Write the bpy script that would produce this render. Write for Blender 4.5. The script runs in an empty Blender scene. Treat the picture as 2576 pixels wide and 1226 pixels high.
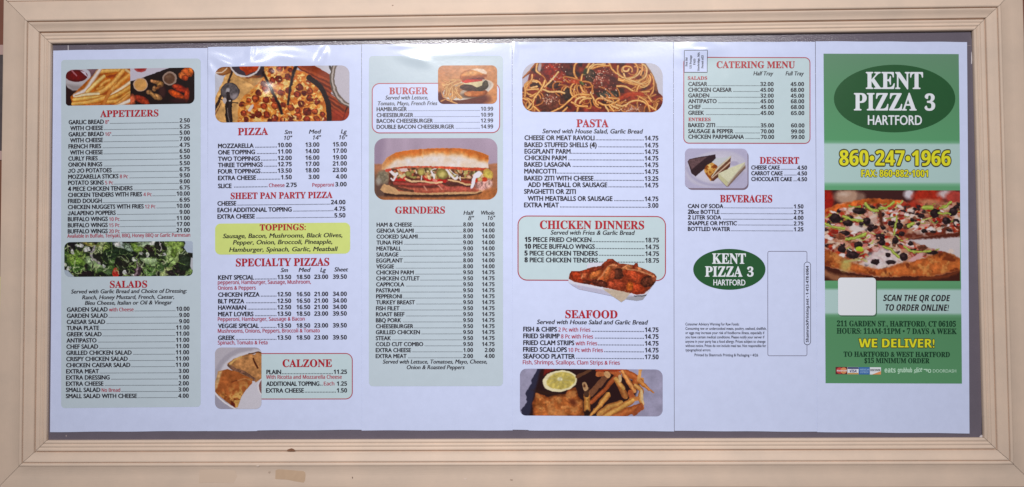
import bpy, math, random
import numpy as np
from mathutils import Matrix

SC = bpy.context.scene
COL = SC.collection
# ------------------------------------------------------------------ camera
U = 0.000729                       # metres per working unit (one unit = one pixel of a 2576 px wide print of the view)
OW, OH = 2339.5, 1012.8            # frame opening in units
FX, CX, CY = 0.76 * 2576, 1288.0, 612.9
TV = np.array([-11.0838, -17.8902, 1955.990])
A3 = (-0.031788588, 0.0221905772, -0.00843714012)


def rot(a, b, c):
    ca, sa, cb, sb, cc, sc_ = math.cos(a), math.sin(a), math.cos(b), math.sin(b), math.cos(c), math.sin(c)
    rx = np.array([[1, 0, 0], [0, ca, -sa], [0, sa, ca]])
    ry = np.array([[cb, 0, sb], [0, 1, 0], [-sb, 0, cb]])
    rz = np.array([[cc, -sc_, 0], [sc_, cc, 0], [0, 0, 1]])
    return rz @ ry @ rx


RM = rot(*A3)
CC = -RM.T @ TV                    # camera centre; board axes: x right, y down, z into the wall


def W3(x, y, z):                   # board axes -> world metres
    return (x * U, z * U, -y * U)


cam_d = bpy.data.cameras.new('camera')
cam = bpy.data.objects.new('camera', cam_d)
COL.objects.link(cam)
SC.camera = cam
cam_d.sensor_width = 36.0
cam_d.sensor_fit = 'HORIZONTAL'
cam_d.lens = 0.76 * 36.0
cam_d.clip_start = 0.01
cam_d.clip_end = 50.0
r0, r1, r2 = RM[0], RM[1], RM[2]
cr, cu, cb_ = W3(*(r0 / U)), W3(*(-r1 / U)), W3(*(-r2 / U))
cp = W3(*CC)
cam.matrix_world = Matrix(((cr[0], cu[0], cb_[0], cp[0]), (cr[1], cu[1], cb_[1], cp[1]),
                           (cr[2], cu[2], cb_[2], cp[2]), (0, 0, 0, 1)))

# ------------------------------------------------------------------ light
world = bpy.data.worlds.new('World')
SC.world = world
world.use_nodes = True
bg = world.node_tree.nodes['Background']
bg.inputs[0].default_value = (1.0, 0.96, 0.93, 1)
bg.inputs[1].default_value = 0.15
SC.view_settings.view_transform = 'Standard'
SC.view_settings.look = 'None'
SC.view_settings.exposure = 0.0
SC.view_settings.gamma = 1.0

LAMPS = [(-1.60, -3.50, 1.80, 1.6), (-0.50, -3.50, 1.80, 12.3), (1.02, -3.50, 1.80, 6.6)]
for lx, ly, lz, pw in LAMPS:
    ld = bpy.data.lights.new('ceiling_lamp', 'AREA')
    ld.shape = 'DISK'
    ld.size = 0.22
    ld.energy = pw
    ld.spread = math.radians(66)
    ld.color = (1.0, 0.985, 0.965)
    lo = bpy.data.objects.new('ceiling_lamp', ld)
    lo.location = (lx, ly, lz)
    dx, dy, dz = 0.05 - lx, -ly, 0.05 - lz
    lo.rotation_euler = (math.atan2(math.hypot(dx, dy), -dz), 0, math.atan2(dx, -dy) if False else math.atan2(-dx, dy))
    COL.objects.link(lo)


# ------------------------------------------------------------------ colour and materials
def lin(c):
    c = np.asarray(c, dtype=float)
    return np.where(c <= 0.04045, c / 12.92, ((c + 0.055) / 1.055) ** 2.4)


def D(r, g, b):
    return tuple(float(v) for v in lin(np.array([r, g, b]) / 255.0))


MATS = {}


def mat(name, rgb, rough=0.36, mottle=0.0, mscale=40.0, bump=0.0, bscale=400.0, attr=False, spec=0.5, warm=None, stretch=None):
    if name in MATS:
        return MATS[name]
    m = bpy.data.materials.new(name)
    m.use_nodes = True
    nt = m.node_tree
    p = nt.nodes['Principled BSDF']
    p.inputs['Roughness'].default_value = rough
    p.inputs['Specular IOR Level'].default_value = spec
    tc = nt.nodes.new('ShaderNodeTexCoord')
    if attr:
        a = nt.nodes.new('ShaderNodeAttribute')
        a.attribute_name = 'ink'
        nt.links.new(a.outputs['Color'], p.inputs['Base Color'])
    elif mottle > 0:
        n = nt.nodes.new('ShaderNodeTexNoise')
        n.inputs['Scale'].default_value = mscale
        n.inputs['Detail'].default_value = 6
        n.inputs['Roughness'].default_value = 0.65
        nt.links.new(tc.outputs['Object'], n.inputs['Vector'])
        mx = nt.nodes.new('ShaderNodeMix')
        mx.data_type = 'RGBA'
        w = warm or (1, 1, 1)
        mx.inputs['A'].default_value = (*[max(0, c * (1 - mottle)) for c in rgb], 1)
        mx.inputs['B'].default_value = (*[min(1, c * (1 + mottle) * k) for c, k in zip(rgb, w)], 1)
        mr = nt.nodes.new('ShaderNodeMapRange')
        mr.inputs['From Min'].default_value = 0.3
        mr.inputs['From Max'].default_value = 0.7
        nt.links.new(n.outputs['Fac'], mr.inputs['Value'])
        nt.links.new(mr.outputs['Result'], mx.inputs['Factor'])
        nt.links.new(mx.outputs['Result'], p.inputs['Base Color'])
    else:
        p.inputs['Base Color'].default_value = (*rgb, 1)
    if bump > 0:
        n2 = nt.nodes.new('ShaderNodeTexNoise')
        n2.inputs['Scale'].default_value = bscale
        n2.inputs['Detail'].default_value = 4
        if stretch:
            mpn = nt.nodes.new('ShaderNodeMapping')
            mpn.inputs['Scale'].default_value = stretch
            nt.links.new(tc.outputs['Object'], mpn.inputs['Vector'])
            nt.links.new(mpn.outputs['Vector'], n2.inputs['Vector'])
        else:
            nt.links.new(tc.outputs['Object'], n2.inputs['Vector'])
        b = nt.nodes.new('ShaderNodeBump')
        b.inputs['Strength'].default_value = bump
        b.inputs['Distance'].default_value = 0.001
        nt.links.new(n2.outputs['Fac'], b.inputs['Height'])
        nt.links.new(b.outputs['Normal'], p.inputs['Normal'])
    MATS[name] = m
    return m


M_PAPER = mat('white_paper', D(207, 216, 250), 0.18, 0.025, 60, 0.035, 260)
M_TINT = mat('pale_teal_ink', D(192, 206, 219), 0.18, 0.02, 60, 0.035, 260)
M_BOX = mat('mint_ink', D(193, 212, 221), 0.18, 0.02, 60, 0.035, 260)
M_DARK = mat('dark_ink', D(34, 28, 40), 0.28)
M_BLACK = mat('black_ink', D(42, 36, 44), 0.28)
M_HEAD = mat('crimson_ink', D(172, 28, 44), 0.28)
M_NOTE = mat('red_ink', D(172, 46, 70), 0.28)
M_LINE = mat('dark_red_ink', D(172, 56, 70), 0.28)
M_LIME = mat('lime_ink', D(206, 219, 128), 0.28, 0.03, 60)
M_OVAL = mat('dark_green_ink', D(34, 86, 48), 0.28, 0.03, 80)
M_WHITE = mat('white_ink', D(226, 230, 240), 0.28)
M_YELL = mat('yellow_ink', D(222, 218, 40), 0.28)
M_OUT = mat('outline_ink', D(62, 58, 40), 0.28)
M_DKGREEN = mat('bottle_green_ink', D(16, 58, 38), 0.28)
M_PALEG = mat('pale_green_ink', D(186, 222, 200), 0.28)
M_PHOTO = mat('photo_ink', (1, 1, 1), 0.18, attr=True, bump=0.035, bscale=260)
M_FRAME = mat('cream_paint', D(219, 197, 181), 0.55, 0.06, 11, 0.2, 60, warm=(1.02, 0.995, 0.975), stretch=(1, 1, 14), spec=0.3)
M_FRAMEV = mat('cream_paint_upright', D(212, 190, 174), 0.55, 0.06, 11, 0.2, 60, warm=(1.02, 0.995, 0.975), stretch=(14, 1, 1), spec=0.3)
M_BOARD = mat('grey_gloss_paint', D(106, 98, 111), 0.17, 0.05, 30, 0.40, 420)
M_WALL = mat('brown_wall_paint', D(120, 72, 56), 0.6, 0.1, 20)


# ------------------------------------------------------------------ object helpers
def link_mesh(name, verts, faces, material, parent=None, smooth=False, ink=None):
    me = bpy.data.meshes.new(name)
    verts = np.asarray(verts, dtype=np.float32)
    if isinstance(faces, np.ndarray):
        nf, k = faces.shape
        me.vertices.add(len(verts))
        me.vertices.foreach_set('co', verts.ravel())
        me.loops.add(nf * k)
        me.loops.foreach_set('vertex_index', faces.astype(np.int32).ravel())
        me.polygons.add(nf)
        me.polygons.foreach_set('loop_start', np.arange(nf, dtype=np.int32) * k)
        me.polygons.foreach_set('loop_total', np.full(nf, k, dtype=np.int32))
        me.update(calc_edges=True)
    else:
        me.from_pydata([tuple(v) for v in verts], [], faces)
        me.update()
    me.polygons.foreach_set('use_smooth', np.full(len(me.polygons), smooth or ink is not None, dtype=bool))
    if ink is not None:
        at = me.color_attributes.new('ink', 'FLOAT_COLOR', 'POINT')
        c4 = np.ones((len(verts), 4), dtype=np.float32)
        c4[:, :3] = ink
        at.data.foreach_set('color', c4.ravel())
    me.materials.append(material)
    o = bpy.data.objects.new(name, me)
    COL.objects.link(o)
    if parent is not None:
        o.parent = parent
        o.matrix_parent_inverse = parent.matrix_world.inverted()
    return o


def thing(name, label, cat, loc=(0, 0, 0), group=None):
    o = bpy.data.objects.new(name, None)
    COL.objects.link(o)
    o.location = loc
    o.empty_display_size = 0.05
    o['label'] = label
    o['category'] = cat
    if group:
        o['group'] = group
    o.matrix_world = Matrix.Translation(loc)
    return o


def at_plane(px, py, z):
    """picture position on the board -> board x, y at depth z (the board is one flat plane)"""
    px = np.asarray(px, dtype=float)
    py = np.asarray(py, dtype=float)
    d = np.stack([(px - CX) / FX, (py - CY) / FX, np.ones_like(px)], -1) @ RM
    t = (z - CC[2]) / d[..., 2]
    return CC[0] + t * d[..., 0], CC[1] + t * d[..., 1]


ZB = 9.5                           # grey board face
ZP = 8.4                           # paper face

# dents and ripples of the loose paper: x, y, half width, half height, height, tilt
DENTS = [
    (534, 178, 6, 22, 1.8, -25), (560, 156, 24, 8, 2.0, 24), (631, 132, 6, 12, 1.7, 10), (640, 162, 40, 15, 3.4, -8), (604, 166, 8, 7, 1.2, 0),
    (690, 188, 16, 10, 1.6, 10), (668, 246, 28, 22, 4.4, -20), (816, 132, 6, 10, 1.8, 8), (804, 156, 8, 16, 2.2, 28), (742, 150, 30, 12, 1.8, 10),
    (730, 140, 40, 9, 0.5, 5), (860, 150, 26, 14, 0.4, 0), (1041, 149, 24, 9, 1.1, 15), (1062, 152, 12, 7, 0.5, 30),
    (1008, 116, 18, 5, 0.5, 0), (1120, 138, 60, 8, 0.2, -4), (1200, 128, 40, 10, 0.3, 0), (1294, 131, 3.5, 16, 1.0, 0),
    (1320, 112, 22, 6, 0.5, 0), (1430, 140, 60, 12, 0.3, 4), (1560, 150, 50, 10, 0.3, -4), (1768, 126, 30, 13, 3.6, 0),
    (1712, 150, 14, 10, 0.5, 20), (1830, 200, 10, 10, 0.3, 0), (1960, 130, 50, 10, 0.3, 0), (2200, 122, 60, 9, 0.3, 0),
    (960, 540, 40, 60, 0.3, 0), (880, 720, 20, 80, 0.25, 4), (520, 560, 14, 120, 0.25, 0), (1690, 560, 10, 90, 0.2, 0),
    (720, 1050, 120, 12, 0.4, 2), (1120, 1040, 90, 14, 0.35, -2), (330, 1050, 120, 14, 0.3, 2), (1880, 1000, 100, 30, 0.3, 10),
]


def wave(px, py):
    px = np.asarray(px, dtype=float)
    py = np.asarray(py, dtype=float)
    h = 0.25 * np.sin(px * 0.017 + 0.8) * np.cos(py * 0.006) + 0.18 * np.sin(py * 0.013 + px * 0.004)
    for x, y, sx, sy, a, t in DENTS:
        c, s = math.cos(math.radians(t)), math.sin(math.radians(t))
        dx, dy = px - x, py - y
        u, v = (c * dx + s * dy) / sx, (-s * dx + c * dy) / sy
        h = h + a * np.exp(-0.5 * np.clip(u * u + v * v, 0, 60))
    return h


LAYER = 0.28


def on_sheet(px, py, layer, zoff=0.0):
    x, y = at_plane(px, py, ZP)
    z = ZP + zoff - wave(px, py) - layer * LAYER
    return np.stack([x * U, z * U, -y * U], -1)


# ------------------------------------------------------------------ lettering
def mp(s, A, a, d):
    o = ''
    for c in s:
        if 'A' <= c <= 'Z':
            o += chr(A + ord(c) - 65)
        elif 'a' <= c <= 'z':
            o += chr(a + ord(c) - 97)
        elif c.isdigit() and d:
            o += chr(d + ord(c) - 48)
        else:
            o += c
    return o


STY = {  # map, curve offset, shear, cap height (em)
    'item': ((65, 97, 0x1D7EC), 0.0, 0.0), 'ital': ((65, 97, 0x1D7E2), 0.0, 0.22), 'plain': (None, 0.0, 0.0), 'gill': (None, 0.0, 0.0),
    'note': ((0x1D5A0, 0x1D5BA, 0x1D7E2), 0.0, 0.0),
    'head': ((0x1D400, 0x1D41A, 0x1D7CE), 0.0, 0.0), 'logo': ((0x1D400, 0x1D41A, 0x1D7CE), 0.0, 0.0),
    'bold': ((0x1D5D4, 0x1D5EE, 0x1D7EC), 0.0, 0.0), 'fat': ((0x1D5D4, 0x1D5EE, 0x1D7EC), 0.0, 0.0),
    'boldit': ((0x1D5D4, 0x1D5EE, 0x1D7EC), 0.0, 0.2),
}
R8 = [(math.cos(k * math.pi / 6), math.sin(k * math.pi / 6)) for k in range(12)]
# overprints that give each face its weight, in parts of the cap height
STRIKE = {'item': [(-.052, 0), (.052, 0), (0, .025), (0, -.02)], 'ital': [(-.036, 0), (.036, 0)], 'plain': [(-.012, 0), (.012, 0)], 'gill': [(-.024, 0), (.024, 0), (0, .02)],
          'note': [(-.03, 0), (.03, 0)], 'head': [(-.022, 0), (.022, 0), (0, .016), (0, -.012)], 'logo': [(-.02, 0), (.02, 0), (0, .022), (0, -.022)], 'bold': [(-.018, 0), (.018, 0)],
          'fat': [(.085 * a, .085 * b) for a, b in R8], 'boldit': [(-.016, 0), (.016, 0)]}
WANT, GLYPH = {}, {}
COLLECT = True


def glyphs(sty, s):
    if COLLECT:
        WANT[(sty, s)] = 1
        return np.zeros((1, 2)), np.zeros((0, 3), int), 0.0, 1.0, 0.7
    return GLYPH[(sty, s)]


def build_glyphs():
    for k in list(STY):
        WANT[(k, 'H')] = 1
    tmp = []
    for (sty, s) in WANT:
        mpr, off, sh = STY[sty]
        c = bpy.data.curves.new('lettering', 'FONT')
        c.body = mp(s.replace('J', chr(0x1D679)) if sty == 'item' else s, *mpr) if mpr else s
        c.offset = off
        c.resolution_u = 3
        ob = bpy.data.objects.new('lettering', c)
        COL.objects.link(ob)
        tmp.append((sty, s, ob))
    dg = bpy.context.evaluated_depsgraph_get()
    dg.update()
    raw = {}
    for sty, s, ob in tmp:
        ev = ob.evaluated_get(dg)
        me = ev.to_mesh()
        n = len(me.vertices)
        co = np.zeros(n * 3)
        me.vertices.foreach_get('co', co)
        me.calc_loop_triangles()
        tr = np.zeros(len(me.loop_triangles) * 3, dtype=np.int32)
        me.loop_triangles.foreach_get('vertices', tr)
        raw[(sty, s)] = (co.reshape(-1, 3)[:, :2], tr.reshape(-1, 3))
        ev.to_mesh_clear()
    for sty, s, ob in tmp:
        c = ob.data
        bpy.data.objects.remove(ob)
        bpy.data.curves.remove(c)
    for (sty, s), (co, tr) in raw.items():
        hco = raw[(sty, 'H')][0]
        cap = hco[:, 1].max() - hco[:, 1].min()
        co = co.copy()
        co[:, 1] -= hco[:, 1].min()
        x0, x1 = (co[:, 0].min(), co[:, 0].max()) if len(co) else (0, 1)
        co[:, 0] += STY[sty][2] * co[:, 1]
        co[:, 0] -= x0
        GLYPH[(sty, s)] = (co, tr, 0.0, x1 - x0, cap)


# ------------------------------------------------------------------ sheets and their printed parts
SHEETS = {}


class Part:
    def __init__(s, name, material, label=None):
        s.name, s.m, s.label = name, material, label
        s.v, s.f, s.n = [], [], 0
        s.child = []

    def add(s, xy, tri, layer):
        xy = np.asarray(xy, float)
        tri = np.asarray(tri, int)
        if len(tri) == 0:
            return
        if tri.shape[1] == 4:
            tri = np.concatenate([tri[:, :3], tri[:, [0, 2, 3]]])
        s.v.append((xy, layer))
        s.f.append(tri + s.n)
        s.n += len(xy)


class Sheet:
    def __init__(s, key, slope_y, slope_v, zoff):
        s.key, s.sy, s.sv, s.zoff = key, slope_y, slope_v, zoff
        s.parts = {}
        s.pics = []
        SHEETS[key] = s

    def slope(s, y):
        return float(np.interp(y, s.sy, s.sv))

    def part(s, name, material, key=None, label=None):
        k = key or name
        if k not in s.parts:
            s.parts[k] = Part(name, material, label)
        return s.parts[k]


def put(sh, part, sty, txt, x0, yb, cap, x1=None, xs=None, xr=None, xc=None, layer=3, slope=None, rot90=False):
    """set one run of lettering; x0 left, x1 right (stretches), or xs width factor with x0 / xr / xc anchors"""
    co, tr, _, w, fcap = glyphs(sty, txt)
    k = cap / fcap
    if x1 is not None and x0 is not None:
        kx = (x1 - x0) / max(w, 1e-6)
    else:
        kx = k * (xs or 1.0)
    wid = w * kx
    if x0 is None:
        x0 = xr - wid if xr is not None else xc - wid / 2
    if len(tr):
        sl = sh.slope(yb) if slope is None else slope
        X = co[:, 0] * kx
        gy = co[:, 1]
        Y = -gy * k
        for i, (ox, oy) in enumerate(STRIKE[sty]):
            A, B = X + ox * cap, Y - oy * cap
            if rot90:
                xy = np.stack([x0 + B, yb - A], -1)
            else:
                xy = np.stack([x0 + A, yb + B + sl * A], -1)
            part.add(xy, tr, layer + 0.06 * i)
    return x0, x0 + wid


def dots(sh, part, xa, xb, yb, pitch, size, sl, layer=3):
    n = int((xb - xa) / pitch)
    if n < 1:
        return
    xs = xb - pitch * (np.arange(n) + 0.5)
    v, f = [], []
    k = 8
    an = np.arange(k) * 2 * math.pi / k
    for i, x in enumerate(xs):
        y = yb + sl * (x - xa) - size * 0.55
        b = len(v)
        v += [(x + size * 0.66 * math.cos(a), y + size * 0.66 * math.sin(a)) for a in an]
        f += [(b, b + j, b + j + 1) for j in range(1, k - 1)]
    part.add(v, f, layer)


def rr_rows(x0, y0, x1, y1, rad, step, stepx, sl):
    """rows of a rounded rectangle skewed by slope; rad = (tl, tr, br, bl)"""
    tl, tr, br, bl = rad
    ys = [y0, y1]
    for r in rad:
        for k in range(1, 8):
            q = r * (1 - math.cos(k / 7 * math.pi / 2))
            ys += [y0 + q, y1 - q]
    ys += list(np.arange(y0, y1, step))
    ys = np.unique(np.round(np.array(ys), 3))
    ys = ys[np.concatenate([[True], np.diff(ys) > 0.05])]
    n = max(2, int((x1 - x0) / stepx) + 1)
    t = np.linspace(0, 1, n)

    def inset(y, a, b):
        o = 0.0
        if a > 0 and y < y0 + a:
            o = a - math.sqrt(max(0, a * a - (y0 + a - y) ** 2))
        if b > 0 and y > y1 - b:
            o = max(o, b - math.sqrt(max(0, b * b - (y - y1 + b) ** 2)))
        return o
    X = np.zeros((len(ys), n))
    Y = np.zeros((len(ys), n))
    for i, y in enumerate(ys):
        a, b = x0 + inset(y, tl, bl), x1 - inset(y, tr, br)
        X[i] = a + (b - a) * t
        Y[i] = y + sl * (X[i] - x0)
    return X, Y


def grid_faces(nr, nc):
    i = np.arange(nr - 1)[:, None] * nc + np.arange(nc - 1)[None]
    i = i.ravel()
    return np.stack([i, i + nc, i + nc + 1, i + 1], -1)


def rrect(sh, part, x0, y0, x1, y1, rad, layer, sl=None, step=6):
    if not isinstance(rad, tuple):
        rad = (rad,) * 4
    X, Y = rr_rows(x0, y0, x1, y1, rad, step, step, sh.slope((y0 + y1) / 2) if sl is None else sl)
    part.add(np.stack([X.ravel(), Y.ravel()], -1), grid_faces(*X.shape), layer)


def ring(sh, part, x0, y0, x1, y1, rad, w, layer, sl=None, skip=None):
    if not isinstance(rad, tuple):
        rad = (rad,) * 4
    sl = sh.slope((y0 + y1) / 2) if sl is None else sl
    tl, tr, br, bl = rad

    def path(o):
        pts = []

        def seg(ax, ay, bx, by, n):
            for k in range(n):
                pts.append((ax + (bx - ax) * k / n, ay + (by - ay) * k / n))

        def arc(cx, cy, r, a0):
            r = max(r - o, 0.01)
            for k in range(9):
                a = math.radians(a0 + 90 * k / 8)
                pts.append((cx + r * math.cos(a), cy + r * math.sin(a)))
        X0, Y0, X1, Y1 = x0, y0, x1, y1
        arc(X0 + tl, Y0 + tl, tl, 180)
        for k in range(1, 30):
            pts.append((X0 + tl + (X1 - tr - X0 - tl) * k / 30, Y0 + o))
        arc(X1 - tr, Y0 + tr, tr, 270)
        for k in range(1, 30):
            pts.append((X1 - o, Y0 + tr + (Y1 - br - Y0 - tr) * k / 30))
        arc(X1 - br, Y1 - br, br, 0)
        for k in range(1, 30):
            pts.append((X1 - br + (X0 + bl - X1 + br) * k / 30, Y1 - o))
        arc(X0 + bl, Y1 - bl, bl, 90)
        for k in range(1, 30):
            pts.append((X0 + o, Y1 - bl + (Y0 + tl - Y1 + bl) * k / 30))
        return np.array(pts)
    a, b = path(0.0), path(w)
    n = len(a)
    v = np.concatenate([a, b])
    v[:, 1] += sl * (v[:, 0] - x0)
    f = []
    for i in range(n):
        j = (i + 1) % n
        if skip is not None:
            mx, my = (a[i] + a[j]) / 2
            if skip(mx, my):
                continue
        f += [(i, j, n + j, n + i)]
    part.add(v, f, layer)


def ellipse(sh, part, cx, cy, rx, ry, layer, n=64, sl=0.0):
    v = [(cx, cy)]
    f = []
    for ring_i, q in enumerate((0.35, 0.7, 1.0)):
        for k in range(n):
            a = 2 * math.pi * k / n
            v.append((cx + rx * q * math.cos(a), cy + ry * q * math.sin(a) + sl * rx * q * math.cos(a)))
    for k in range(n):
        j = (k + 1) % n
        f.append((0, 1 + k, 1 + j))
        for q in range(2):
            a, b = 1 + q * n, 1 + (q + 1) * n
            f += [(a + k, b + k, b + j), (a + k, b + j, a + j)]
    part.add(v, f, layer)


def poly(sh, part, pts, layer):
    n = len(pts)
    part.add(pts, [(0, i, i + 1) for i in range(1, n - 1)], layer)


# ------------------------------------------------------------------ little painter for the printed food photographs
def vnoise(X, Y, scale, seed):
    rs = np.random.RandomState(seed)
    T = rs.rand(64, 64)
    u, v = X / scale, Y / scale
    iu, iv = np.floor(u).astype(int), np.floor(v).astype(int)
    fu, fv = u - iu, v - iv
    fu, fv = fu * fu * (3 - 2 * fu), fv * fv * (3 - 2 * fv)
    g = lambda a, b: T[a % 64, b % 64]
    return (g(iu, iv) * (1 - fu) * (1 - fv) + g(iu + 1, iv) * fu * (1 - fv) + g(iu, iv + 1) * (1 - fu) * fv + g(iu + 1, iv + 1) * fu * fv)


def fbm(X, Y, scale, seed, o=3):
    t, a, r = 0, 1.0, 0
    for k in range(o):
        r = r + a * vnoise(X + 37 * k, Y + 91 * k, scale / 2 ** k, seed + k)
        t += a
        a *= 0.55
    return r / t


class Pic:
    def __init__(s, X, Y, base, warp=0, wscale=60, seed=1):
        s.X0, s.Y0 = X, Y
        s.seed = seed
        if warp:
            s.X = X + (fbm(X, Y, wscale, seed, 3) - 0.5) * 2 * warp
            s.Y = Y + (fbm(X, Y, wscale, seed + 50, 3) - 0.5) * 2 * warp
        else:
            s.X, s.Y = X, Y
        s.img = np.ones(X.shape + (3,)) * (np.array(base) / 255.0)

    def mixm(s, m, col):
        m = np.clip(m, 0, 1)[..., None]
        c = np.asarray(col, float) / 255.0
        s.img = s.img * (1 - m) + c * m

    def tex(s, m, scale, amt, seed):
        n = fbm(s.X0, s.Y0, scale, seed, 3)
        k = 1 + (n - 0.5) * 2 * amt
        s.img = s.img * (1 - np.clip(m, 0, 1)[..., None]) + np.clip(s.img * k[..., None], 0, 1) * np.clip(m, 0, 1)[..., None]

    def sdpoly(s, pts):
        P = np.array(pts, float)
        n = len(P)
        d = np.full(s.X.shape, 1e12)
        ins = np.zeros(s.X.shape, bool)
        for i in range(n):
            ax, ay = P[i]
            bx, by = P[(i + 1) % n]
            ex, ey = bx - ax, by - ay
            wx, wy = s.X - ax, s.Y - ay
            t = np.clip((wx * ex + wy * ey) / (ex * ex + ey * ey + 1e-9), 0, 1)
            d = np.minimum(d, (wx - ex * t) ** 2 + (wy - ey * t) ** 2)
            c = ((ay > s.Y) != (by > s.Y)) & (s.X < (bx - ax) * (s.Y - ay) / (by - ay + 1e-12) + ax)
            ins ^= c
        d = np.sqrt(d)
        return np.where(ins, -d, d)

    def poly(s, pts, col, soft=8, tex=0, tsc=40, op=1.0, edge=None, ew=30):
        d = s.sdpoly(pts)
        m = np.clip(0.5 - d / soft, 0, 1) * op
        s.mixm(m, col)
        if edge is not None:
            s.mixm(m * np.clip(1 + d / ew, 0, 1) * 0.8, edge)
        if tex:
            s.seed += 7
            s.tex(m, tsc, tex, s.seed)
        return m

    def ell(s, cx, cy, rx, ry, col, ang=0, soft=8, tex=0, tsc=30, op=1.0, edge=None, hi=None):
        a = math.radians(ang)
        dx, dy = s.X - cx, s.Y - cy
        u, v = dx * math.cos(a) + dy * math.sin(a), -dx * math.sin(a) + dy * math.cos(a)
        q = np.sqrt((u / rx) ** 2 + (v / ry) ** 2)
        d = (q - 1) * min(rx, ry)
        m = np.clip(0.5 - d / soft, 0, 1) * op
        s.mixm(m, col)
        if edge is not None:
            s.mixm(m * np.clip((q - 0.55) / 0.45, 0, 1), edge)
        if hi is not None:
            qq = np.sqrt(((u + 0.25 * rx) / (0.7 * rx)) ** 2 + ((v + 0.35 * ry) / (0.55 * ry)) ** 2)
            s.mixm(m * np.clip(1 - qq, 0, 1), hi)
        if tex:
            s.seed += 7
            s.tex(m, tsc, tex, s.seed)
        return m

    def line(s, pts, w, col, lo=None, hi=None, w1=None, soft=6, op=1.0, flat=False, tex=0):
        P = np.array(pts, float)
        if 3 <= len(P) <= 7:
            Q = np.concatenate([[2 * P[0] - P[1]], P, [2 * P[-1] - P[-2]]])
            o = []
            for i in range(1, len(Q) - 2):
                for t in (0, .25, .5, .75):
                    a, b, c, d = Q[i - 1], Q[i], Q[i + 1], Q[i + 2]
                    o.append(.5 * (2 * b + (c - a) * t + (2 * a - 5 * b + 4 * c - d) * t * t + (3 * b - a - 3 * c + d) * t ** 3))
            P = np.array(o + [P[-1]])
        D2 = np.full(s.X.shape, 1e12)
        wid = np.full(s.X.shape, float(w))
        side = np.zeros(s.X.shape)
        n = len(P) - 1
        for i in range(n):
            ax, ay = P[i]
            ex, ey = P[i + 1] - P[i]
            L = math.hypot(ex, ey) + 1e-9
            wx, wy = s.X - ax, s.Y - ay
            t = (wx * ex + wy * ey) / (L * L)
            tc = np.clip(t, 0, 1)
            d2 = (wx - ex * tc) ** 2 + (wy - ey * tc) ** 2
            cl = d2 < D2
            D2 = np.where(cl, d2, D2)
            side = np.where(cl, (wx * ey - wy * ex) / L, side)
            if w1 is not None:
                wid = np.where(cl, w + (w1 - w) * (i + tc) / n, wid)
        d = np.sqrt(D2)
        m = np.clip(0.5 - (d - wid / 2) / soft, 0, 1) * op
        s.mixm(m, col)
        q = np.clip(side / (wid / 2), -1, 1)
        if lo is not None:
            s.mixm(m * np.clip(np.abs(q) * 1.5 - 0.55, 0, 1) * 0.75, lo)
        if hi is not None:
            s.mixm(m * np.clip(1 - np.abs(q - 0.15) * 2.0, 0, 1) * 0.8, hi)
        if tex:
            s.seed += 7
            s.tex(m, 30, tex, s.seed)
        return m


def arc_pts(cx, cy, rx, ry, a0, a1, rt=0, n=14):
    o = []
    c, s = math.cos(math.radians(rt)), math.sin(math.radians(rt))
    for k in range(n):
        a = math.radians(a0 + (a1 - a0) * k / (n - 1))
        x, y = rx * math.cos(a), ry * math.sin(a)
        o.append((cx + c * x - s * y, cy + s * x + c * y))
    return o


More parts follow.
